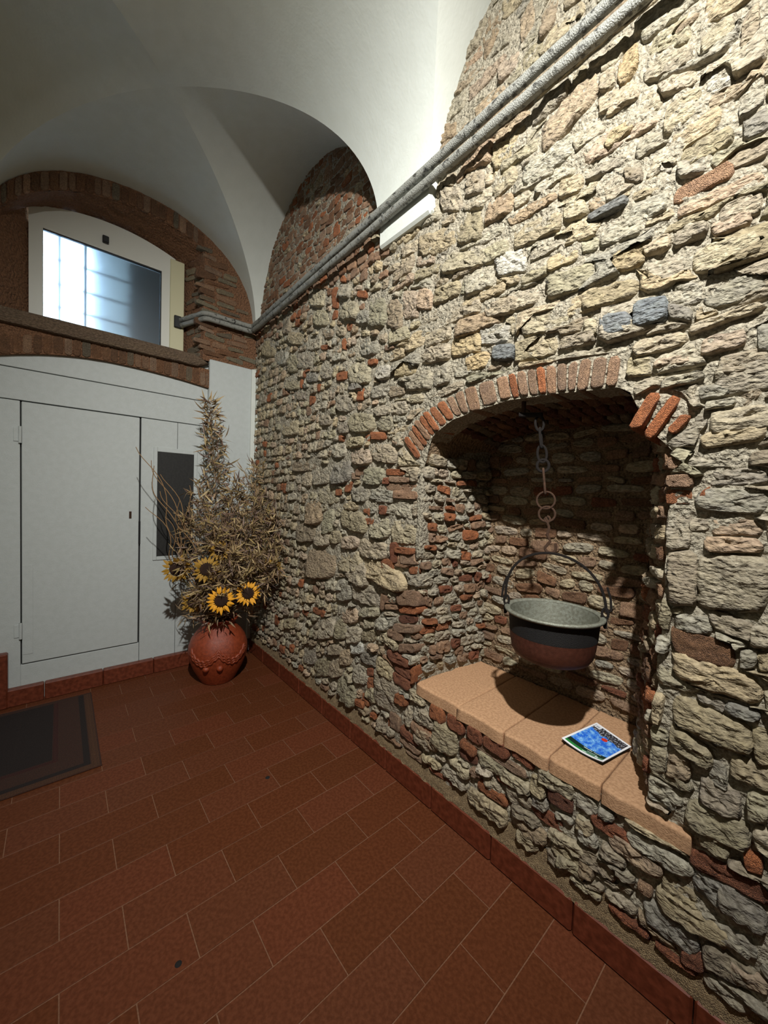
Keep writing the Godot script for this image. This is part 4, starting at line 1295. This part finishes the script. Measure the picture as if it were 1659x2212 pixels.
func build_cauldron() -> void:
	var at := Vector3(0.094, 0.882, 2.818)
	var o := thing("cauldron", "old copper cauldron with tinned inside hanging over the hearth", "cauldron", "", at)
	var b := Buf.new()
	lathe(b, [[0.0, 0.0], [0.07, 0.001], [0.115, 0.006], [0.138, 0.018], [0.150, 0.038], [0.156, 0.07], [0.160, 0.105]], Vector3.ZERO, 48)
	put(b, "body", M.copper, o)
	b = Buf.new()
	lathe(b, [[0.160, 0.105], [0.161, 0.108], [0.163, 0.14], [0.166, 0.175], [0.168, 0.179]], Vector3.ZERO, 48)  # upper half of the body, coloured black as the rim's shadow
	put(b, "shaded_upper_body", M.rim_shade, o)
	b = Buf.new()
	lathe(b, [[0.167, 0.178], [0.181, 0.183], [0.184, 0.189], [0.181, 0.195], [0.170, 0.196], [0.161, 0.188]], Vector3.ZERO, 48)
	var rim := put(b, "rim", M.tin, o)
	b = Buf.new()
	lathe(b, [[0.162, 0.190], [0.158, 0.15], [0.153, 0.09], [0.145, 0.04], [0.13, 0.02], [0.10, 0.010], [0.0, 0.007]], Vector3.ZERO, 48)
	put(b, "lining", M.tin, o)
	var ax := Vector3(0.41, 0, 0.912)
	for s in [-1.0, 1.0]:   # ears on the rim
		b = Buf.new()
		var e: Vector3 = ax * s * 0.178 + Vector3(0, 0.19, 0)
		var side := ax.cross(Vector3.UP)
		tube(b, ring_pts(e + Vector3(0, 0.020, 0), side * 0.004 + ax * 0.010, Vector3(0, 0.020, 0), 16), 0.0045, 0.0045, 8, Color.WHITE, true)
		bbox(b, Vector3(-0.014, -0.035, -0.006), Vector3(0.014, 0.006, 0.006), 0.003, Color.WHITE, Transform3D(Basis(side, Vector3.UP, ax), e + ax * s * 0.002))
		put(b, "ear", M.iron, rim)
	b = Buf.new()   # bail handle
	var pts := PackedVector3Array()
	for k in 41:
		var t := PI * k / 40.0
		pts.append(ax * (-cos(t) * 0.181 - 0.022 * sin(t)) + Vector3(0, 0.215 + pow(sin(t), 0.85) * 0.205, 0))
	tube(b, pts, 0.0052, 0.0052, 10)
	var bail := put(b, "bail", M.iron, o)
	for s in [-1.0, 1.0]:   # doubled ends of the bail
		b = Buf.new()
		var p0: Vector3 = ax * s * 0.181 + Vector3(0, 0.212, 0)
		tube(b, PackedVector3Array([p0, p0 + ax * s * 0.016 + Vector3(0, 0.012, 0), p0 + ax * s * 0.012 + Vector3(0, 0.055, 0), p0 + ax * -s * 0.001 + Vector3(0, 0.098, 0)]), 0.0042, 0.0042, 8)
		put(b, "bail_end", M.iron, bail)
	# the chain
	var top := Vector3(0.055, 1.845, 2.738)
	var bot := Vector3(0.088, 1.310, 2.795)
	var ch := thing("chain", "iron chain with rings and a hook holding the cauldron", "chain", "", top)
	var dir := (bot - top).normalized()
	var sx := dir.cross(Vector3(0, 0, 1)).normalized()   # roughly along -x
	var sz := dir.cross(sx).normalized()
	var vw := Vector3(0.41, 0, 0.912)
	vw = (vw - dir * vw.dot(dir)).normalized()
	var vd := dir.cross(vw)
	var run := 0.0
	var links := [[0.030, 0.016, 0.0050, 0, "iron"], [0.040, 0.013, 0.0050, 1, "iron"], [0.034, 0.017, 0.0050, 0, "iron"], [0.024, 0.022, 0.0055, 0, "iron"], [0.030, 0.012, 0.0045, 1, "rusty"], [0.026, 0.012, 0.0045, 1, "rusty"], [0.034, 0.034, 0.0040, 0, "rusty"], [0.030, 0.030, 0.0042, 0, "rusty"]]
	for l in links:
		b = Buf.new()
		run += l[0]
		var c: Vector3 = dir * run
		var side: Vector3 = vw if l[3] == 0 else vd
		var tw := side.rotated(dir, rng.randf_range(-0.25, 0.25))
		tube(b, ring_pts(c, dir * l[0], tw * l[1], 22), l[2], l[2], 8, Color.WHITE, true)
		put(b, "link", M[l[4]], ch)
		run += l[0] - 2.2 * l[2]
	var len := top.distance_to(bot)
	b = Buf.new()
	var hk := PackedVector3Array()
	var h0 := dir * (run - 0.012)
	for k in 9:   # eye of the hook
		var t := TAU * k / 9.0
		hk.append(h0 + dir * 0.012 * (1.0 - cos(t)) + vw * 0.010 * sin(t))
	hk.append(h0 + dir * 0.02)
	var rod := len - run - 0.012
	for k in 8:
		hk.append(h0 + dir * (0.03 + (rod - 0.045) * k / 7.0) + vw * 0.004 * sin(k * 1.1))
	for k in 11:
		var t := PI * (k / 10.0)
		hk.append(dir * (len - 0.014) + vw * (0.017 - 0.020 * cos(t) - 0.014) + dir * 0.022 * sin(t))
	hk.append(dir * (len - 0.03) + vw * 0.024)
	tube(b, hk, 0.0050, 0.0058, 9)
	put(b, "hook", M.rusty, ch)
	var br := thing("iron_bracket", "short iron bracket under the arch from which chain hangs", "bracket", "", Vector3(0.05, 1.86, 2.70))
	b = Buf.new()
	tube(b, PackedVector3Array([Vector3(-0.02, -0.005, -0.035), Vector3(0.0, -0.008, 0.0), Vector3(0.008, -0.012, 0.05)]), 0.011, 0.010, 10)
	put(b, "bar", M.iron, br)
	b = Buf.new()
	tube(b, PackedVector3Array([Vector3(-0.012, 0.06, -0.02), Vector3(-0.012, -0.005, -0.02)]), 0.010, 0.008, 10)
	put(b, "pin", M.rusty, br)

func build_brochure() -> void:
	# folded leaflet lying on the hearth
	var y := NY + 0.006
	var A := Vector3(0.092, y, 2.878)   # foot of the cover, towards the arch's far side
	var B := Vector3(0.074, y, 3.032)
	var C := Vector3(0.262, y, 3.066)
	var D := Vector3(0.335, y, 2.918)
	var o := thing("brochure", "folded brochure with blue cover picture lying on the hearth", "brochure", "", (A + B + C + D) / 4.0)
	var W := 256
	var H := 300
	var im := Image.create(W, H, false, Image.FORMAT_RGB8)
	im.fill(Color(0.93, 0.93, 0.94))
	for yy in range(14, H - 12):
		for xx in range(12, W - 12):
			var fx := xx / float(W)
			var fy := yy / float(H)
			var n1 := lump.get_noise_2d(xx * 0.022, yy * 0.022)
			var n2 := lump.get_noise_2d(xx * 0.07 + 300.0, yy * 0.06)
			var c := Color(0.12, 0.40, 0.85).lerp(Color(0.62, 0.84, 0.98), clampf(0.42 + n1 * 0.9 + n2 * 0.7, 0, 1))
			c = c.lerp(Color(0.10, 0.25, 0.72), clampf(n2 * 2.0 - 0.35, 0, 0.8))
			if fy < 0.30 - 0.10 * (1.0 - fx) + 0.06 * n1 or fy < 0.16:
				c = Color(0.16, 0.16, 0.18).lerp(Color(0.62, 0.63, 0.67), clampf(n2 * 2.4, 0, 1))
			if fy > 0.90:
				c = Color(0.16, 0.50, 0.24) if fx < 0.52 else Color(0.36, 0.52, 0.42)
			elif fy > 0.80:
				c = Color(0.06, 0.17, 0.13)
			im.set_pixel(xx, yy, c)
	for yy in range(80, 112):   # red spot
		for xx in range(116, 154):
			if Vector2((xx - 135) / 19.0, (yy - 96) / 15.0).length() < 1.0:
				im.set_pixel(xx, yy, Color(0.80, 0.20, 0.14))
	im.fill_rect(Rect2i(14, 14, 44, 28), Color(0.86, 0.87, 0.88))
	im.fill_rect(Rect2i(24, 22, 24, 12), Color(0.62, 0.66, 0.72))
	im.fill_rect(Rect2i(108, 246, 54, 5), Color(0.85, 0.90, 0.88))
	im.fill_rect(Rect2i(170, 246, 44, 4), Color(0.80, 0.88, 0.88))
	im.fill_rect(Rect2i(140, 262, 60, 4), Color(0.70, 0.82, 0.76))
	im.fill_rect(Rect2i(120, 278, 26, 5), Color(0.86, 0.92, 0.88))
	im.fill_rect(Rect2i(196, 272, 16, 10), Color(0.90, 0.94, 0.92))
	var t := ImageTexture.create_from_image(im)
	var m := StandardMaterial3D.new()
	m.albedo_texture = t
	m.roughness = 0.35
	var ctr := o.position
	var lay := func(s: float, q: float, up: float, grow: float) -> Vector3:
		var p := A.lerp(B, s).lerp(D.lerp(C, s), q)
		p = ctr + (p - ctr) * grow
		var curl := 0.010 * pow(absf(s - 0.5) * 2.0, 2.0) * (1.0 - q) + 0.006 * q * s
		return p - ctr + Vector3(0, up + curl, 0)
	var b := Buf.new()
	for j in 13:
		for i in 13:
			b.vert(lay.call(i / 12.0, j / 12.0, 0.004, 1.0), Color.WHITE, Vector2(i / 12.0, 1.0 - j / 12.0))
	for j in 12:
		for i in 12:
			var a := j * 13 + i
			b.quad(a, a + 1, a + 14, a + 13)
	put(b, "cover", m, o)
	b = Buf.new()
	for k in 2:
		sheet(b, 12, 12, func(s: float, q: float) -> Vector3: return lay.call(s, q, 0.0032 - 0.0022 * k, 1.0 - 0.01 * k))
		sheet(b, 12, 12, func(s: float, q: float) -> Vector3: return lay.call(1.0 - s, q, 0.0026 - 0.0022 * k, 1.0 - 0.01 * k))
	put(b, "inner_pages", M.paper, o)
	b = Buf.new()
	sheet(b, 12, 12, func(s: float, q: float) -> Vector3: return lay.call(s, q, -0.004, 0.985))
	put(b, "back_page", M.mesh_grey, o)

# ------------------------------------------------------------------ bouquet
func build_vase() -> Vector3:
	var at := Vector3(-0.425, 0.0, 0.40)
	var o := thing("vase", "terracotta vase with moulded garland standing in the corner", "vase", "", at)
	var prof := [[0.0, 0.0], [0.118, 0.0], [0.126, 0.006], [0.150, 0.05], [0.182, 0.11], [0.208, 0.18], [0.219, 0.24], [0.216, 0.29], [0.198, 0.345], [0.165, 0.395], [0.132, 0.43], [0.120, 0.452], [0.122, 0.468], [0.138, 0.480], [0.146, 0.490], [0.146, 0.500], [0.136, 0.505], [0.120, 0.495], [0.108, 0.465], [0.112, 0.43], [0.14, 0.38], [0.14, 0.30]]
	var b := Buf.new()
	lathe(b, prof, Vector3.ZERO, 56)
	put(b, "body", M.terracotta, o)
	var rad := func(y: float) -> float:
		for k in prof.size() - 1:
			if y >= prof[k][1] and y <= prof[k + 1][1]:
				return lerpf(prof[k][0], prof[k + 1][0], (y - prof[k][1]) / maxf(1e-5, prof[k + 1][1] - prof[k][1]))
		return 0.2
	var face := atan2(EYE.z - at.z, EYE.x - at.x)   # the garland faces the room
	for sw in [-0.52, 0.52]:
		b = Buf.new()
		for strand in 3:
			var pts := PackedVector3Array()
			for k in 25:
				var t := k / 24.0
				var an: float = face - sw + (t - 0.5) * 1.05
				var y := 0.300 - 0.075 * sin(PI * t) - strand * 0.018 + 0.006 * sin(t * 40.0 + strand)
				var r: float = rad.call(y) + 0.001
				pts.append(Vector3(cos(an) * r, y, sin(an) * r))
			tube(b, pts, 0.010, 0.010, 7)
		put(b, "garland", M.terracotta, o)
	for an in [face + 0.42, face - 0.06]:
		b = Buf.new()
		var y := 0.165
		var r: float = rad.call(y)
		var c := Vector3(cos(an) * r, y, sin(an) * r)
		lathe(b, [[0.0, -0.024], [0.014, -0.020], [0.022, -0.010], [0.025, 0.0], [0.022, 0.010], [0.014, 0.020], [0.0, 0.024]], c, 16)
		put(b, "boss", M.terracotta, o)
	return at

func blade(b: Buf, p: Vector3, d: Vector3, side: Vector3, l: float, w: float, col: Color, droop := 0.15) -> void:
	var up := side.cross(d).normalized()
	var m1 := p + d * l * 0.35
	var m2 := p + d * l * 0.72 - up * l * droop * 0.4
	var tip := p + d * l - up * l * droop
	var a := b.vert(p, col)
	var l1 := b.vert(m1 + side * w, col)
	var r1 := b.vert(m1 - side * w, col)
	var c1 := b.vert(m1 + up * w * 0.5, col)
	var l2 := b.vert(m2 + side * w * 0.6, col)
	var r2 := b.vert(m2 - side * w * 0.6, col)
	var e := b.vert(tip, col)
	b.tri(a, c1, l1)
	b.tri(a, r1, c1)
	b.tri(l1, c1, l2)
	b.tri(c1, r2, l2)
	b.tri(c1, r1, r2)
	b.tri(l2, r2, e)

func any_dir() -> Vector3:
	var v := Vector3(rng.randfn(), rng.randfn(), rng.randfn())
	return v.normalized() if v.length() > 0.01 else Vector3.UP

const DRY := [[0.30, 0.20, 0.095], [0.36, 0.255, 0.12], [0.20, 0.125, 0.06], [0.26, 0.175, 0.10], [0.15, 0.09, 0.06], [0.40, 0.30, 0.15], [0.24, 0.17, 0.06], [0.20, 0.14, 0.11]]

func keep_in(p: Vector3) -> Vector3:
	return Vector3(minf(p.x, -0.055), maxf(p.y, 0.02), maxf(p.z, 0.045))

func branch(label: String, group: String, base: Vector3, tip: Vector3, twigs: int, reach0: float, reach1: float, start: float, leaf: float, dense := 6) -> void:
	var o := thing("dried_branch", label, "branch", group, base)
	var b := Buf.new()
	var pts := PackedVector3Array()
	var bow := any_dir() * 0.05
	var l := base.distance_to(tip)
	for k in 13:
		var t := k / 12.0
		var p := base.lerp(tip, t)
		p.y += 0.12 * l * sin(PI * t) * (0.3 if l > 1.4 else 1.0)
		pts.append(keep_in(p + bow * sin(PI * t)) - base)
	tube(b, pts, 0.005, 0.0015, 6, Color(0.16, 0.10, 0.05))
	put(b, "stem", M.leaf, o)
	b = Buf.new()
	for k in twigs:
		var t := start + (1.0 - start) * (k + rng.randf()) / twigs
		var f := t * 12.0
		var i := mini(int(f), 11)
		var p := pts[i].lerp(pts[i + 1], f - i)
		var ax := (pts[i + 1] - pts[i]).normalized()
		var out := any_dir()
		out = (out - ax * out.dot(ax)).normalized()
		var d := (out + ax * rng.randf_range(0.2, 1.0)).normalized()
		var tt := (t - start) / (1.0 - start)
		var r := lerpf(reach0, reach1, tt) * rng.randf_range(0.55, 1.15)
		var e := keep_in(p + base + d * r) - base
		tube(b, PackedVector3Array([p, p.lerp(e, 0.5) + Vector3(0, 0.01, 0), e]), 0.0016, 0.0007, 4, Color(0.20, 0.13, 0.07))
		for j in dense:
			var q := p.lerp(e, lerpf(0.35, 1.0, j / float(dense - 1)))
			var ld := (d * 0.7 + any_dir() * 0.9).normalized()
			var tone_k: Array = DRY[rng.randi() % DRY.size()]
			var s := rng.randf_range(0.8, 1.2)
			var tipp := keep_in(q + base + ld * leaf) - base
			blade(b, q, (tipp - q).normalized(), ld.cross(any_dir()).normalized(), leaf * rng.randf_range(0.6, 1.2), leaf * 0.062, Color(tone_k[0] * s, tone_k[1] * s, tone_k[2] * s), rng.randf_range(-0.1, 0.35))
	put(b, "leaves", M.leaf, o)

func sunflower(at: Vector3, facing: Vector3, r: float, base: Vector3, label: String, fresh: bool) -> void:
	var o := thing("sunflower", label, "flower", "dried sunflowers in the vase", at)
	var z := facing.normalized()
	var x := Vector3.UP.cross(z).normalized()
	var y := z.cross(x)
	var b := Buf.new()
	var cen := b.vert(z * 0.016)
	var rings := []
	for k in 4:
		var ring := PackedInt32Array()
		for j in 16:
			var a := TAU * j / 16.0
			var rr: float = r * [0.18, 0.34, 0.46, 0.46][k]
			ring.append(b.vert((x * cos(a) + y * sin(a)) * rr + z * [0.018, 0.016, 0.006, -0.012][k]))
		rings.append(ring)
	for j in 16:
		b.tri(cen, rings[0][j], rings[0][(j + 1) % 16])
		for k in 3:
			b.quad(rings[k][j], rings[k + 1][j], rings[k + 1][(j + 1) % 16], rings[k][(j + 1) % 16])
	put(b, "flower_disc", M.flower_disc, o)
	for k in 20:
		b = Buf.new()
		var a := TAU * (k + rng.randf_range(-0.25, 0.25)) / 20.0
		var d := (x * cos(a) + y * sin(a) + z * rng.randf_range(-0.25 if fresh else -0.5, 0.30 if fresh else 0.9)).normalized()
		var s := d.cross(z).normalized()
		blade(b, (x * cos(a) + y * sin(a)) * r * 0.42 + z * 0.002, d, s, r * rng.randf_range(0.52, 0.68), r * 0.125, Color.WHITE, rng.randf_range(-0.1, 0.25))
		put(b, "petal", M.petal if fresh else M.petal_pale, o)
	b = Buf.new()
	var back := -z * 0.012
	tube(b, PackedVector3Array([back, back - z * 0.05 + Vector3(0, -0.02, 0), (base - at).lerp(back, 0.4), base - at]), 0.006, 0.005, 6, Color(0.14, 0.12, 0.05))
	put(b, "stem", M.leaf, o)

func build_bouquet() -> void:
	var v := build_vase()
	var mouth := v + Vector3(0, 0.44, 0)
	branch("tallest dried branch rising in a pointed spire above the vase", "", mouth, Vector3(-0.515, 2.19, 0.36), 95, 0.24, 0.035, 0.26, 0.105, 5)
	var tips := [[-0.09, 1.72, 0.28], [-0.08, 1.40, 0.52], [-0.07, 1.12, 0.72], [-0.07, 1.32, 0.66], [-0.10, 0.96, 0.78], [-0.26, 1.50, 0.36], [-0.36, 1.58, 0.48], [-0.58, 1.52, 0.32], [-0.66, 1.30, 0.40], [-0.55, 1.28, 0.58], [-0.30, 1.24, 0.62], [-0.70, 1.02, 0.50], [-0.14, 0.82, 0.70], [-0.64, 0.78, 0.58], [-0.12, 1.52, 0.38], [-0.45, 1.08, 0.70], [-0.25, 0.98, 0.74], [-0.50, 0.90, 0.68], [-0.09, 1.0, 0.50]]
	for t in tips:
		branch("dried branch with narrow tan leaves spreading low in the bouquet", "dried leafy branches in the vase", mouth + Vector3(rng.randf_range(-0.05, 0.05), 0, rng.randf_range(-0.05, 0.05)), Vector3(t[0], t[1], t[2]), 46, 0.22, 0.07, 0.18, 0.088)
	# curly twigs
	for t in [[-0.955, 1.80, 0.40], [-0.905, 1.66, 0.42], [-0.86, 1.72, 0.30], [-0.82, 1.50, 0.46], [-0.90, 1.38, 0.40], [-0.80, 1.62, 0.36], [-0.76, 1.42, 0.52], [-0.72, 1.52, 0.50], [-0.84, 1.30, 0.48], [-0.26, 1.04, 0.68], [-0.20, 1.30, 0.55]]:
		var b := Buf.new()
		var tip := Vector3(t[0], t[1], t[2])
		var pts := PackedVector3Array()
		var ph := rng.randf() * TAU
		for k in 40:
			var s := k / 39.0
			var p := mouth.lerp(tip, s)
			p.y += 0.10 * sin(PI * s) * -1.0
			p += Vector3(sin(s * 17.0 + ph), 0.4 * sin(s * 23.0 + ph), cos(s * 15.0 + ph)) * 0.055 * s * (1.25 - 0.6 * s)
			pts.append(keep_in(p) - mouth)
		tube(b, pts, 0.0066, 0.0022, 6)
		var o := put(b, "curly_twig", M.twig)
		o.position = mouth
		tag(o, "curly bare tan twig reaching left out of the bouquet" if t[0] < -0.5 else "pale curly twig twisting at the bouquet's middle", "twig", "curly twigs in the vase")
	# dark stalk bundle in the middle
	var st := thing("stalk_bundle", "brown bundle of thin dried stalks in the bouquet's middle", "stalks", "", mouth)
	for k in 46:
		var b := Buf.new()
		var a := any_dir() * 0.05
		var top := Vector3(-0.37, 1.32, 0.50) + Vector3(rng.randf_range(-0.10, 0.10), rng.randf_range(-0.30, 0.12), rng.randf_range(-0.06, 0.06)) - mouth
		tube(b, PackedVector3Array([Vector3(a.x, 0, a.z), top * 0.5 + Vector3(a.x, 0, a.z) * 1.2, top]), 0.0042, 0.0022, 5, Color(0.17, 0.105, 0.075))
		put(b, "stalk", M.leaf, st)
	var low := thing("withered_foliage", "brown withered leaves hanging over the vase rim", "foliage", "", mouth)
	var b2 := Buf.new()
	for k in 420:
		var d := any_dir()
		d.y = absf(d.y) * 0.5 + rng.randf_range(-0.15, 0.5)
		d = d.normalized()
		var p := keep_in(mouth + Vector3(0, 0.08, 0) + d * rng.randf_range(0.06, 0.27)) - mouth
		blade(b2, p, (d + any_dir() * 0.7).normalized(), any_dir().cross(d).normalized(), rng.randf_range(0.05, 0.10), 0.007, Color(0.23, 0.155, 0.085) * rng.randf_range(0.75, 1.25), 0.3)
	put(b2, "leaves", M.leaf, low)
	var eye := EYE
	for f in [[-0.475, 0.685, 0.60, 0.098, true, "bright yellow sunflower just above the vase's rim"], [-0.265, 0.705, 0.58, 0.092, true, "yellow sunflower with brown centre nearest the stone wall"], [-0.745, 0.925, 0.46, 0.105, false, "sunflower with dark centre at the bouquet's left side"], [-0.575, 0.925, 0.58, 0.100, false, "shaggy pale yellow sunflower turned upward"], [-0.475, 1.055, 0.55, 0.080, false, "brownish sunflower highest in the bouquet"], [-0.085, 0.90, 0.62, 0.085, false, "pale shaggy sunflower close against the stone wall"], [-0.640, 0.675, 0.50, 0.085, false, "drooping faded sunflower left of the vase's rim"]]:
		var p := Vector3(f[0], f[1], f[2])
		p = p.move_toward(eye, 0.13 if f[4] else 0.05)
		sunflower(p, (eye - p).normalized() + Vector3(rng.randf_range(-0.2, 0.3), rng.randf_range(-0.25, 0.1), 0.2), f[3], mouth, f[5], f[4])

func build_lamp() -> void:
	# the spotlight over the camera's head, out of the picture, that lights the stone wall
	var at := Vector3(-1.50, 3.50, 3.72)
	var aim := Vector3(0.0, 1.75, 1.95)
	var o := thing("spotlight", "white spotlight hanging from the vault above the room", "lamp", "", at)
	var d := (aim - at).normalized()
	var b := Buf.new()
	tube(b, PackedVector3Array([-d * 0.10, -d * 0.09, d * 0.0]), 0.045, 0.05, 20)
	put(b, "housing", M.white_trim, o)
	b = Buf.new()
	tube(b, PackedVector3Array([-d * 0.06, Vector3(-0.06, 0.14, 0.03), Vector3(-0.06, 0.25, 0.03)]), 0.012, 0.012, 8)
	put(b, "arm", M.white_trim, o)
	var glow := mat("lamp_glow", Color(1, 0.95, 0.85), 0.5)
	glow.emission_enabled = true
	glow.emission = Color(1, 0.93, 0.80)
	glow.emission_energy_multiplier = 4.0
	b = Buf.new()
	tube(b, PackedVector3Array([d * 0.001, d * 0.006]), 0.042, 0.040, 20)
	put(b, "lamp_lens", glow, o)
	var s := SpotLight3D.new()
	s.name = "spot_beam"
	o.add_child(s)
	s.position = d * 0.015
	s.basis = Basis.looking_at(d, Vector3.UP)
	s.light_color = LAMP_COLOR
	s.light_energy = LAMP_ENERGY
	s.light_size = 0.035
	s.spot_angle = LAMP_ANGLE
	s.spot_angle_attenuation = 1.0
	s.spot_range = 12.0
	s.spot_attenuation = 2.0
	s.shadow_enabled = true

const LAMP_COLOR := Color(1.0, 0.995, 0.98)
const LAMP_ENERGY := 15.2
const LAMP_ANGLE := 57.0

func _ready() -> void:
	var cam := Camera3D.new()
	cam.name = "camera"
	add_child(cam)
	eye_basis = Basis(Vector3.UP, -0.7108) * Basis(Vector3.RIGHT, -0.0394) * Basis(Vector3.BACK, 0.0358)
	cam.transform = Transform3D(eye_basis, EYE)
	cam.fov = rad_to_deg(2.0 * atan(1106.0 / 812.96))
	cam.near = 0.02
	cam.current = true
	var env := Environment.new()
	env.background_mode = Environment.BG_COLOR
	env.background_color = Color(0.80, 0.90, 1.0)
	env.background_energy_multiplier = 10.0
	env.tonemap_mode = Environment.TONE_MAPPER_LINEAR
	env.tonemap_exposure = 1.0
	env.sdfgi_enabled = true
	env.ssao_enabled = true
	env.ssil_enabled = true
	var we := WorldEnvironment.new()
	we.name = "environment"
	we.environment = env
	add_child(we)
	rng.seed = 20240611
	lump.noise_type = FastNoiseLite.TYPE_SIMPLEX_SMOOTH
	lump.frequency = 1.0
	lump.fractal_octaves = 3
	lump.seed = 4
	grit.noise_type = FastNoiseLite.TYPE_SIMPLEX
	grit.frequency = 0.35
	grit.fractal_octaves = 2
	grit.seed = 9
	make_materials()
	build_lamp()
	build_ceiling()
	build_shell()
	build_stone_wall()
	build_fireplace()
	build_back_wall()
	build_window()
	build_door()
	build_floor()
	build_pipes()
	build_cauldron()
	build_brochure()
	build_bouquet()
